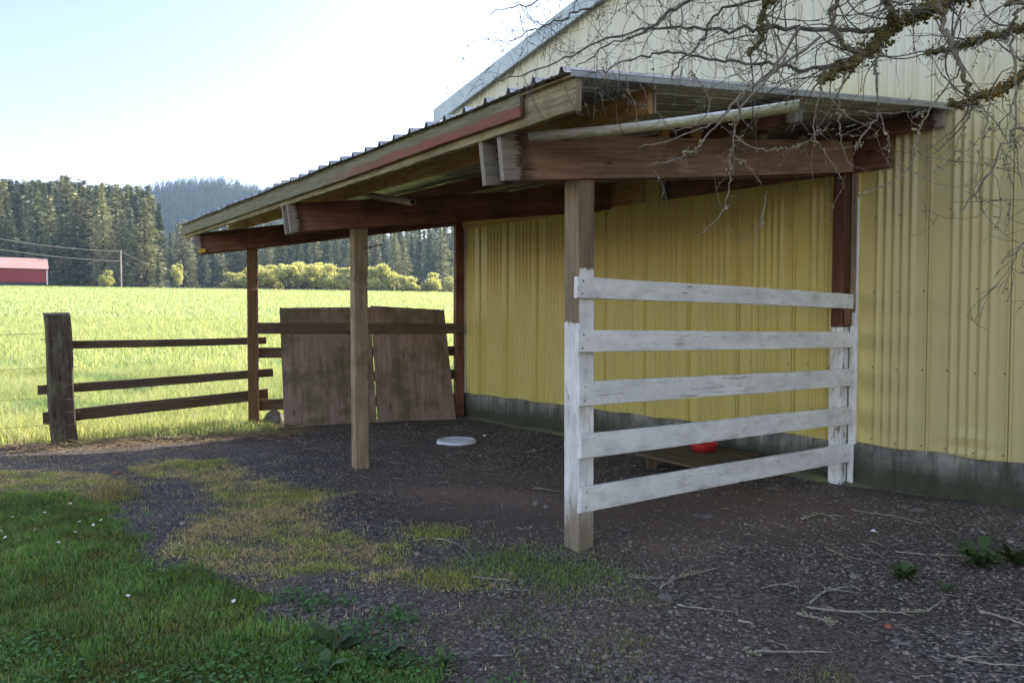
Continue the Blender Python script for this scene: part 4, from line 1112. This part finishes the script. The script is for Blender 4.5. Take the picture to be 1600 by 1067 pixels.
M_con2 = leafmat('fir_needles', .12, fixed=(.15, .17, .105), spread=.3)
CM = []
for sd_, (Hh, rad, zlo, lev, nb) in enumerate([(26, 3.9, .08, 52, 11), (28, 3.2, .18, 54, 10), (24, 4.3, .05, 48, 12), (27, 2.9, .28, 48, 10), (22, 4.0, .04, 46, 11)]):
    me = conifer_mesh(Hh, rad, lev, nb, 9, 100+sd_, zlo); me.materials.append(M_con if sd_ % 2 == 0 else M_con2)
    tm = trunk_mesh(Hh*.97, .34); tm.materials.append(M_trunk); CM.append((me, tm, Hh))
def tree_at(x, y, hh_, variant, label, group, name='conifer', cat='tree', rz=None):
    me, tm, Hh = CM[variant]; e = empty(name, V((x, y, hz(x, y))), label, cat, group)
    s_ = hh_/Hh; wd_ = random.uniform(1.15, 1.8)
    e.rotation_euler = (0, 0, random.random()*6.28)
    for nm, m_ in (('crown', me), ('trunk', tm)):
        o = bpy.data.objects.new(nm, m_); col.objects.link(o); o.parent = e; o.scale = (s_*wd_, s_*wd_, s_)
    return e
def top_px(px): return np.interp(px, [0, 60, 110, 150, 200, 235, 262, 285], [283, 285, 277, 292, 288, 300, 335, 360])
GL = 'tall conifers of the forest on the left'
rs = random.Random(3)
def xz(px, D): return (px-800)/F*D
def hgt_for(px, py, D):
    x = xz(px, D); return dp(px, py, D).z-hz(x, D)
for row, (D, st, dk) in enumerate(((166, 17, 0), (176, 13, 6), (190, 8, 3), (202, 8, 5), (212, 7, 2))):
    px = -40+row*5
    while px < (268, 262, 250, 245, 240)[row]:
        D2 = D+rs.uniform(-4, 4); t = top_px(px)+(rs.uniform(-9, 30) if rs.random() < .6 else rs.uniform(15, 75)) if row < 2 else top_px(px)+rs.uniform(-3, 14)
        h_ = hgt_for(px, t, D2)
        if row == 0 and rs.random() < .35: h_ *= rs.uniform(.6, .9)
        lab = 'tall dark conifer standing in the forest edge on the left, behind the field'
        v_ = rs.choice((0, 1, 2, 3) if row else (0, 1, 2, 3, 4)); tree_at(xz(px, D2), D2, h_, v_, lab, GL)
        px += st*rs.uniform(.6, 1.4)
GM = 'conifers of the hazy forest behind the shelter'
for row, (D, st, top0) in enumerate(((215, 15, 358), (245, 12, 348), (285, 11, 342))):
    px = 268+row*6
    while px < 735:
        D2 = D+rs.uniform(-9, 9); t = top0+rs.uniform(-14, 26)
        if px < 300: t = np.interp(px, [268, 300], [350, top0])+rs.uniform(-6, 14)
        tree_at(xz(px, D2), D2, hgt_for(px, t, D2), rs.choice((0, 1, 2, 4)), 'bluish hazy conifer far behind the shelter and the field', GM); px += st*rs.uniform(.6, 1.4)
# far wooded hill
lo_ = []
for v_ in range(3):
    r2 = np.random.default_rng(50+v_); T = []
    for i in range(95):
        t = r2.random()**1.15; z = 20*t; a = r2.random()*6.28; x = 3.6*(1-t)**.8*(.4+.6*r2.random())
        c = np.array([x*math.cos(a), x*math.sin(a), z]); d = np.array([math.cos(a)*.9, math.sin(a)*.9, -.5+.6*r2.random()]); e = np.cross(d, r2.normal(size=3)); e /= np.linalg.norm(e)
        s_ = 1.5*(1.15-t*.8); T.append([c-d*s_*.6-e*s_*.5, c-d*s_*.6+e*s_*.5, c+d*s_*.8+np.array([0, 0, .5*s_])])
    lo_.append(np.array(T).reshape(-1, 3))
k = 11000; x = rng.uniform(-620, 130, k*3); y = rng.uniform(430, 850, k*3)
ok = (x/y > -.66) & (x/y < .02) & (y > 560-.0*x); x, y = x[ok][:k], y[ok][:k]; z = height(x, y)
vs = []; cc = []
for i in range(len(x)):
    s_ = rng.uniform(.5, .95); v = lo_[i % 3]*np.array([s_, s_, s_*rng.uniform(.85, 1.2)])+np.array([x[i], y[i], z[i]-1]); vs.append(v)
    g_ = rng.uniform(.5, 1.5); hue = rng.random(); cc.append(np.repeat(np.array([[.04+.02*hue, .06+.02*hue, .045]])*g_, len(v), 0))
vs = np.concatenate(vs); cc = np.concatenate(cc)
o = link('hill_forest', mesh_np('hill_forest', vs, np.arange(len(vs)).reshape(-1, 3), False, cc), leafmat('hill_needles', .1)); tag(o, 'blue hazy conifer wood covering the distant hill', 'forest', kind='stuff')
# ------------------------------------------------------------------ light green shrubs
def bush_mesh(seed, rx, hh_, cnt):
    r2 = np.random.default_rng(seed); L_ = [(r2.uniform(-.55, .55)*rx, r2.uniform(-.4, .4)*rx, hh_*r2.uniform(.22, .92), rx*r2.uniform(.14, .48)) for _ in range(13)]
    T = []; C = []
    for i in range(cnt):
        cx, cy, cz, rr = L_[r2.integers(13)]; d = r2.normal(size=3); d /= np.linalg.norm(d)
        c = np.array([cx, cy, cz])+d*rr*(.35+.85*r2.random()**.8)*np.array([1, 1, .9]); c[2] = abs(c[2])
        s_ = .08+.14*r2.random(); a = r2.normal(size=3); a /= np.linalg.norm(a); e = np.cross(a, r2.normal(size=3)); e /= np.linalg.norm(e)
        T.append([c-a*s_, c+e*s_, c+a*s_]); v = .65+.7*r2.random(); C += [[v, v, v*(.7+.3*r2.random())]]*3
    T = np.array(T); return mesh_np('foliage', T.reshape(-1, 3), np.arange(len(T)*3).reshape(-1, 3), False, np.array(C))
M_bush = leafmat('spring_foliage', .45, fixed=(.54, .53, .30), spread=.15)
BM = []
for i in range(4):
    me = bush_mesh(70+i, 2.2, 4.2, 5600); me.materials.append(M_bush)
    mb = MB()
    for q in range(7): a = q*.9; mb.tube([(0, 0, -.3), (.4*math.cos(a), .4*math.sin(a), 1.0), (1.1*math.cos(a), 1.1*math.sin(a), 2.3), (1.4*math.cos(a), 1.4*math.sin(a), 3.4)], [.09, .07, .05, .02], 5)
    tm = mb.mesh('stems', True); tm.materials.append(M_trunk); BM.append((me, tm))
GB = 'pale green shrubs lining the far edge of the field'
for i, (px, tp, wpx, lb_) in enumerate([(165, 424, 20, 'small round yellow-green shrub between the red barn and the utility pole'), (278, 414, 15, 'narrow yellow-green shrub at the right foot of the tall forest'), (372, 428, 34, 'pale shrub seen just left of the far front post'),
    (398, 420, 34, 'pale shrub hidden in part by the far front post'), (425, 417, 34, 'rounded shrub just right of the far front post'), (450, 415, 34, 'tallest shrub of the row between the front posts'), (474, 413, 34, 'shrub in the middle of the row between the front posts'), (498, 417, 34, 'shrub right of the middle of the row between the front posts'),
    (522, 416, 34, 'shrub near the right end of the row between the front posts'), (545, 420, 30, 'shrub meeting the left side of the middle post'), (592, 416, 32, 'round shrub right of the middle post under the hook'), (640, 434, 24, 'low shrub between the two round shrubs above the plywood'), (671, 428, 28, 'round shrub above the right plywood panel'), (704, 434, 18, 'small shrub at the left of the corner wall post'), (612, 428, 20, 'small shrub overlapping the round one right of the middle post')]):
    D = 152+rs.uniform(-5, 6); x = xz(px, D); h_ = max(1.5, hgt_for(px, tp, D)); me, tm = BM[i % 4]
    e = empty('shrub', V((x, D, hz(x, D))), lb_, 'shrub', GB); e.rotation_euler = (0, 0, rs.random()*6)
    sx = wpx/F*D/4.6*1.95; 
    for nm, m_ in (('foliage', me), ('stems', tm)):
        o = bpy.data.objects.new(nm, m_); col.objects.link(o); o.parent = e; o.scale = (sx, sx, h_/3.9)
# ------------------------------------------------------------------ far red barn, pole, wires
D = 148.0; zb = dp(77, 442, D).z-.3; xr = xz(75.5, D); zt = dp(77, 402, D).z; zm = dp(77, 420, D).z
rb = empty('red_barn', V((xr, D, zb)), 'long low red barn with a pale pink roof in front of the left forest', 'barn')
RB = Matrix.Translation((xr, D, 0)) @ Matrix.Rotation(R(33), 4, 'Z')
def rbox(q, nm, m_):
    o = q.build(nm, m_, rb, False); o.matrix_local = Matrix.Translation((-xr, -D, -zb)) @ RB; return o
x0 = -24.0
mb = MB(); mb.box((x0, 0, zb+.35), (0, 9, zm)); rbox(mb, 'wall', M_redbarn)
mb = MB(); mb.box((x0, -.02, zb-2), (-.01, 9, zb+.37)); rbox(mb, 'base', M_dark)
mb = MB(); mb.add([(x0, -.5, zm-.05), (.25, -.5, zm-.05), (.25, 4.5, zt), (x0, 4.5, zt), (.25, 9.5, zm-.05), (x0, 9.5, zm-.05)], [(0, 1, 2, 3), (3, 2, 4, 5)])
ro_ = rbox(mb, 'roof', M_pinkroof); md = ro_.modifiers.new('t', 'SOLIDIFY'); md.thickness = .12
mb = MB(); mb.add([(-.02, 0, zm-.05), (-.02, 9, zm-.05), (-.02, 4.5, zt-.1)], [(0, 1, 2)]); rbox(mb, 'gable', M_redbarn)
mb = MB(); mb.box((-.14, -.06, zb-.1), (.10, .02, zm)); rbox(mb, 'corner_trim', M_corner)
Dp = 150.0; pt_ = dp(188.5, 391, Dp); xb = pt_.x
pole = empty('utility_pole', V((xb, Dp, hz(xb, Dp))), 'slim pale utility pole at the far field edge in front of the forest', 'utility pole')
mb = MB(); mb.tube([(xb, Dp, hz(xb, Dp)-.5), tuple(pt_)], [.17, .12], 8); mb.build('shaft', M_pole, pole)
mb = MB(); mb.tube([pt_+V((-.5, 0, -.25)), pt_+V((.12, 0, -.25))], .06, 6); mb.build('bracket', M_pole, pole)
def wire(a, b2, sag, r, label):
    q = MB(); q.tube([a.lerp(b2, i/16)-V((0, 0, sag*4*(i/16)*(1-i/16))) for i in range(17)], r, 5)
    o = q.build('power_line', M_pole, None, True); tag(o, label, 'power line')
wire(pt_+V((-.45, 0, -.2)), dp(-60, 362, 120), .6, .022, 'upper power line running left from the utility pole')
wire(dp(188, 408, Dp), dp(-60, 380, 120), .5, .022, 'lower power line running left from the utility pole')
wire(pt_+V((.1, 0, -.2)), dp(260, 418, 160), .6, .02, 'slack power line dropping right from the utility pole into the trees')

# ------------------------------------------------------------------ apple tree overhead
ap_base = V((4.9, 2.2, 0)); apple = empty('apple_tree', ap_base, 'bare lichen-covered apple tree whose branches hang over the roof from the upper right', 'tree')
def P3d(l): return [dp(a, b2, c) for a, b2, c in l]
def wob(pts, sub=5, amp=.012, rs=random):
    o = []
    for i in range(len(pts)-1):
        a, b2 = pts[i], pts[i+1]; pr = pts[max(i-1, 0)]; nxx = pts[min(i+2, len(pts)-1)]
        for j in range(sub):
            t = j/sub
            q = .5*((2*a)+(b2-pr)*t+(2*pr-5*a+4*b2-nxx)*t*t+(-pr+3*a-3*b2+nxx)*t**3)
            o.append(q+V((rs.gauss(0, amp), rs.gauss(0, amp), rs.gauss(0, amp))))
    o.append(pts[-1]); return o
crown_pt = V((4.7, 2.4, 2.3))
mb = MB(); mb.tube([ap_base+V((0, 0, -.2)), ap_base+V((.05, .05, .9)), crown_pt, V((4.6, 2.6, 3.1)), V((4.5, 2.5, 4.2))], [.19, .15, .14, .11, .05], 12)
mb.build('trunk', M_bark, apple, True)
J1 = V((4.6, 2.6, 3.1)); J2 = crown_pt
limbs = [
 ([J1, *P3d([(1760, -70, 3.2), (1600, -40, 3.3), (1470, 5, 3.35), (1400, 45, 3.4), (1345, 85, 3.4), (1280, 130, 3.45)])], .060, .022, 1.0, 'b'),
 ([J1, *P3d([(1760, 30, 3.0), (1600, 51, 3.1), (1530, 60, 3.15), (1490, 76, 3.2), (1448, 86, 3.2)])], .030, .012, 1.0, 'b'),
 ([J2, *P3d([(1760, 90, 2.9), (1610, 118, 3.0), (1560, 142, 3.05), (1520, 155, 3.1), (1484, 166, 3.1)])], .030, .014, 1.0, 'o'),
 ([J1, *P3d([(1620, -150, 3.2), (1480, -40, 3.1), (1470, 25, 3.1), (1492, 85, 3.1), (1508, 130, 3.1), (1512, 150, 3.1)])], .018, .009, .3, 'l'),
 (P3d([(1400, 45, 3.4), (1330, 48, 3.5), (1230, 42, 3.6), (1150, 47, 3.6), (1060, 44, 3.65), (960, 56, 3.7), (870, 98, 3.7), (778, 126, 3.7)]), .017, .003, .25, 'b'),
 ([J1, *P3d([(1500, -160, 3.4), (1320, -60, 3.5), (1205, -5, 3.6), (1190, 45, 3.6), (1170, 85, 3.6)])], .028, .014, 1.0, 'b'),
 (P3d([(1345, 85, 3.4), (1280, 108, 3.5), (1200, 100, 3.55), (1120, 95, 3.6), (1040, 80, 3.6), (975, 100, 3.6), (918, 118, 3.6)]), .014, .003, .3, 'b'),
 (P3d([(1320, -60, 3.5), (1160, -25, 3.5), (1065, 8, 3.6), (1010, 48, 3.6), (955, 70, 3.6), (900, 105, 3.6)]), .016, .003, .3, 'b'),
 (P3d([(1160, -25, 3.5), (1010, -28, 3.7), (925, 10, 3.7), (880, 30, 3.7), (830, 47, 3.7), (796, 66, 3.7)]), .011, .0025, .2, 'b'),
 (P3d([(1010, -28, 3.7), (950, -30, 3.8), (880, -12, 3.8), (820, 8, 3.8), (764, 20, 3.8)]), .009, .0025, .15, 'b'),
 (P3d([(1400, 45, 3.4), (1380, 0, 3.3), (1330, -30, 3.3), (1290, -60, 3.2)]), .022, .012, .9, 'b'),
 (P3d([(1345, 85, 3.4), (1310, 60, 3.3), (1300, 20, 3.3), (1330, -30, 3.2)]), .016, .01, .5, 'l'),
 (P3d([(1205, -5, 3.6), (1120, 20, 3.7), (1100, 60, 3.7), (1060, 100, 3.75), (1050, 125, 3.75)]), .010, .003, .3, 'b'),
 ([J2, *P3d([(1800, 170, 2.6), (1680, 200, 2.7), (1590, 200, 2.8), (1540, 280, 2.85), (1500, 330, 2.9)])], .012, .003, .05, 'l'),
 ([J2, *P3d([(1800, 300, 2.6), (1660, 330, 2.7), (1605, 376, 2.75), (1566, 412, 2.8)])], .010, .0025, .0, 'l'),
 ([J1, *P3d([(1700, -20, 2.8), (1598, 10, 2.85), (1580, 60, 2.9), (1590, 140, 2.9), (1588, 230, 2.9)])], .014, .004, .1, 'l'),
]
hang = [
 ([(1250, 40, 3.5), (1215, 100, 3.5), (1165, 145, 3.45), (1128, 182, 3.45), (1085, 208, 3.4), (998, 231, 3.4)], .009),
 ([(1280, 60, 3.5), (1200, 120, 3.45), (1155, 150, 3.4), (1125, 192, 3.4), (1110, 207, 3.4), (1080, 238, 3.4), (1042, 254, 3.4), (1004, 261, 3.4)], .008),
 ([(1230, 90, 3.45), (1165, 160, 3.4), (1150, 190, 3.4), (1147, 215, 3.4), (1140, 260, 3.4), (1140, 292, 3.4), (1124, 338, 3.4), (1090, 370, 3.4)], .0075),
 ([(1145, 245, 3.4), (1168, 258, 3.4), (1192, 292, 3.4)], .004), ([(1198, 300, 3.4), (1190, 342, 3.4), (1172, 386, 3.4)], .0035),
 ([(1148, 212, 3.4), (1170, 228, 3.4), (1212, 235, 3.4), (1258, 224, 3.4), (1274, 214, 3.4), (1298, 192, 3.4)], .005),
 ([(1380, 60, 3.4), (1368, 110, 3.35), (1373, 172, 3.3), (1362, 195, 3.3), (1343, 222, 3.3), (1336, 236, 3.3)], .0085),
 ([(1290, 110, 3.45), (1278, 160, 3.4), (1271, 212, 3.4), (1290, 238, 3.4), (1310, 272, 3.4), (1322, 296, 3.4)], .005),
 ([(1330, 100, 3.4), (1310, 150, 3.4), (1312, 195, 3.4), (1318, 236, 3.4), (1330, 262, 3.4)], .0065),
 ([(1500, 110, 3.1), (1452, 172, 3.1), (1432, 222, 3.1), (1420, 262, 3.1), (1385, 290, 3.1), (1345, 302, 3.1)], .005),
 ([(1452, 172, 3.1), (1434, 180, 3.1), (1425, 186, 3.1)], .005),
 ([(1600, 120, 3.0), (1570, 185, 3.0), (1545, 205, 3.0), (1500, 245, 3.0), (1460, 266, 3.0)], .004),
 ([(1372, 180, 3.3), (1386, 215, 3.3), (1388, 240, 3.3), (1385, 262, 3.3)], .004), ([(1345, 175, 3.35), (1382, 176, 3.35), (1440, 172, 3.3)], .004),
 ([(1520, 160, 3.1), (1508, 195, 3.1), (1492, 235, 3.1), (1478, 255, 3.1)], .004), ([(1080, 110, 3.6), (1110, 170, 3.6), (1060, 205, 3.6), (1025, 175, 3.6), (1000, 130, 3.6)], .004),
 ([(1548, 150, 3.0), (1540, 200, 3.0), (1525, 260, 3.0), (1530, 300, 3.0)], .004),
]
twg = MB(); twp = MB(); moss = MB(); lic = MB(); ora = MB(); rs = random.Random(11)
def clumpf(mbx, c, s_, nn=6):
    if nn > 8: nn = 26
    for _ in range(nn):
        a = c+V((rs.gauss(0, 1), rs.gauss(0, 1), rs.gauss(0, 1)))*s_*.55; r = s_*(rs.uniform(.25, .6) if nn < 9 else rs.uniform(.10, .32))
        d = V((rs.gauss(0, 1), rs.gauss(0, 1), rs.gauss(0, 1))).normalized(); e = d.orthogonal().normalized(); f = d.cross(e)
        mbx.add([a+d*r, a+e*r, a+f*r*.8, a-e*r*.9, a-f*r, a-d*r*.3], [(0, 1, 2), (0, 2, 3), (0, 3, 4), (0, 4, 1), (5, 2, 1), (5, 3, 2), (5, 4, 3), (5, 1, 4)])
cnt = 0
def grow(p, d, L_, r, lev, mbx):
    global cnt
    st = .035; k = max(2, int(L_/st)); Q = [p]; cur = p.copy(); dd = d.normalized(); bend = V((rs.gauss(0, 1), rs.gauss(0, .6), rs.gauss(0, 1)))*.15
    for i in range(k):
        dd = (dd+bend+V((rs.gauss(0, .16), rs.gauss(0, .10), rs.gauss(0, .16)))).normalized(); cur = cur+dd*st
        if cur.y > 3.95: dd.y -= .3
        Q.append(cur.copy())
    rr = [max(.0010, r*.7*(1-.75*i/k)) for i in range(k+1)]
    mbx.tube(Q, rr, 4 if r < .004 else 5, cap=False); cnt += 1
    for i in range(1, k):
        if rs.random() < (.30 if lev < 2 else .17) and lev < 4 and cnt < 2300:
            a = V((rs.gauss(0, 1), rs.gauss(0, .5), rs.gauss(0, 1))).normalized(); dr_ = (Q[i]-Q[i-1]).normalized()
            nd = (dr_*.55+a*.8).normalized(); grow(Q[i], nd, L_*rs.uniform(.25, .6), rr[i]*.65, lev+1, mbx)
        elif rs.random() < .22:   # spur with bud
            a = V((rs.gauss(0, 1), rs.gauss(0, .5), rs.gauss(0, 1))).normalized(); e = Q[i]+a*rs.uniform(.008, .02); mbx.tube([Q[i], Q[i].lerp(e, .6), e], [.0018, .0016, .0030], 4, cap=False)
        if rs.random() < .03: clumpf(lic, Q[i], .010, 5)
for pts_, r0, r1, ms, kd in limbs:
    Q = wob(pts_, 7, .006 if r0 < .02 else .010, rs); k = len(Q); rr = [.78*(r0+(r1-r0)*(i/(k-1))**.8) for i in range(k)]
    rr = [x*(1+.12*rs.uniform(-1, 1)) for x in rr]
    mb = MB(); mb.tube(Q, rr, 9); mb.build('limb', (M_mossbark if ms > .8 else M_bark) if kd != 'l' else M_barkl, apple, True)
    for i in range(k-1):
        if Q[i].x > .70*Q[i].y+.6: continue
        if rs.random() < ms*.9:
            for _ in range(3):
                q = Q[i].lerp(Q[i+1], rs.random())+V((0, 0, rr[i]*rs.uniform(-.8, .8)))
                clumpf(ora if (kd == 'o' and rs.random() < .4) else moss if rs.random() < .75 else lic, q, max(.007, rr[i]*rs.uniform(.8, 1.6)), 12)
        for _ in range(2):
            if rs.random() < (.30 if Q[i].x < .45*Q[i].y else .16):
                a = V((rs.gauss(0, 1), rs.gauss(0, .45), rs.gauss(-.1, 1))).normalized(); d = (Q[i+1]-Q[i]).normalized()
                grow(Q[i], (d*.5+a).normalized(), rs.uniform(.15, .55), min(.006, rr[i]*.5), 1, twg if rs.random() < .7 else twp)
for pts_, r in hang:
    Q = wob(P3d(pts_), 6, .004, rs); k = len(Q); rr = [.8*r*(1-.7*i/k) for i in range(k)]
    twp.tube(Q, rr, 6)
    for i in range(1, k-1):
        if rs.random() < .20: a = V((rs.gauss(0, 1), rs.gauss(0, .4), rs.gauss(-.3, 1))).normalized(); grow(Q[i], a, rs.uniform(.04, .22), rr[i]*.6, 3, twp)
        elif rs.random() < .5: a = V((rs.gauss(0, 1), rs.gauss(0, .5), rs.gauss(0, 1))).normalized(); e = Q[i]+a*rs.uniform(.008, .018); twp.tube([Q[i], Q[i].lerp(e, .6), e], [.0018, .0016, .0030], 4, cap=False)
        if rs.random() < .10: clumpf(lic, Q[i], .014, 8)
print('twigs', cnt, len(twg.f), len(twp.f))
for nm, m_, q in (('dark_twigs', M_bark, twg), ('pale_twigs', M_barkl, twp), ('moss', M_moss, moss), ('lichen', M_lich, lic), ('orange_lichen', M_orange, ora)):
    if q.f: o = q.build(nm, m_, apple, True); tag(o, kind='stuff')
# ------------------------------------------------------------------ air
mb = MB(); mb.box((-700, -80, -3), (250, 1050, 190))
M_haze = bpy.data.materials.new('haze'); M_haze.use_nodes = True; nt = M_haze.node_tree; nt.nodes.clear()
ov = nt.nodes.new('ShaderNodeOutputMaterial'); pv = nt.nodes.new('ShaderNodeVolumePrincipled'); pv.inputs['Density'].default_value = .00026; pv.inputs['Color'].default_value = (.50, .74, 1, 1); pv.inputs['Anisotropy'].default_value = .3
nt.links.new(pv.outputs[0], ov.inputs['Volume'])
if HAZE:
    o = mb.build('haze', M_haze); tag(o, 'thin blue air over the whole valley', 'haze', kind='stuff')
# ------------------------------------------------------------------ light and sky
AZ, EL = 46.0, 35.0     # degrees clockwise from the camera axis (+Y), above the horizon
sd = V((math.sin(R(AZ))*math.cos(R(EL)), math.cos(R(AZ))*math.cos(R(EL)), math.sin(R(EL))))
sun = bpy.data.lights.new('sun', 'SUN'); sun.energy = 3.6; sun.angle = R(.53); sun.color = (1, .95, .86)
so = bpy.data.objects.new('sun', sun); col.objects.link(so); so.rotation_euler = sd.to_track_quat('Z', 'Y').to_euler(); so.location = (0, 0, 30)
wd = bpy.data.worlds.new('World'); sc.world = wd; wd.use_nodes = True
nt = wd.node_tree; bg = nt.nodes['Background']
sky = nt.nodes.new('ShaderNodeTexSky'); sky.sky_type = 'NISHITA'; sky.sun_disc = False
sky.sun_elevation = R(EL); sky.sun_rotation = R(AZ); sky.air_density = 1.0; sky.dust_density = 1.0; sky.ozone_density = 1.2
tcw = nt.nodes.new('ShaderNodeTexCoord'); dt = nt.nodes.new('ShaderNodeVectorMath'); dt.operation = 'DOT_PRODUCT'
nt.links.new(tcw.outputs['Generated'], dt.inputs[0]); dt.inputs[1].default_value = V((-.62, .62, .48)).normalized()
deep = ramp(nt, dt.outputs['Value'], [(.62, (1, 1, 1)), (.98, (.62, .66, .92))])   # added tint darkening and bluing only the sky ahead-left; the rest stays bright
warm = mix(nt, 1.0, sky.outputs[0], (1.22, 1.0, .87), 'MULTIPLY'); nt.links.new(mix(nt, 1.0, warm, deep, 'MULTIPLY'), bg.inputs[0]); bg.inputs[1].default_value = .15
sc.view_settings.view_transform = 'Standard'; sc.view_settings.look = 'None'; sc.view_settings.gamma = 1; sc.view_settings.exposure = 1.62
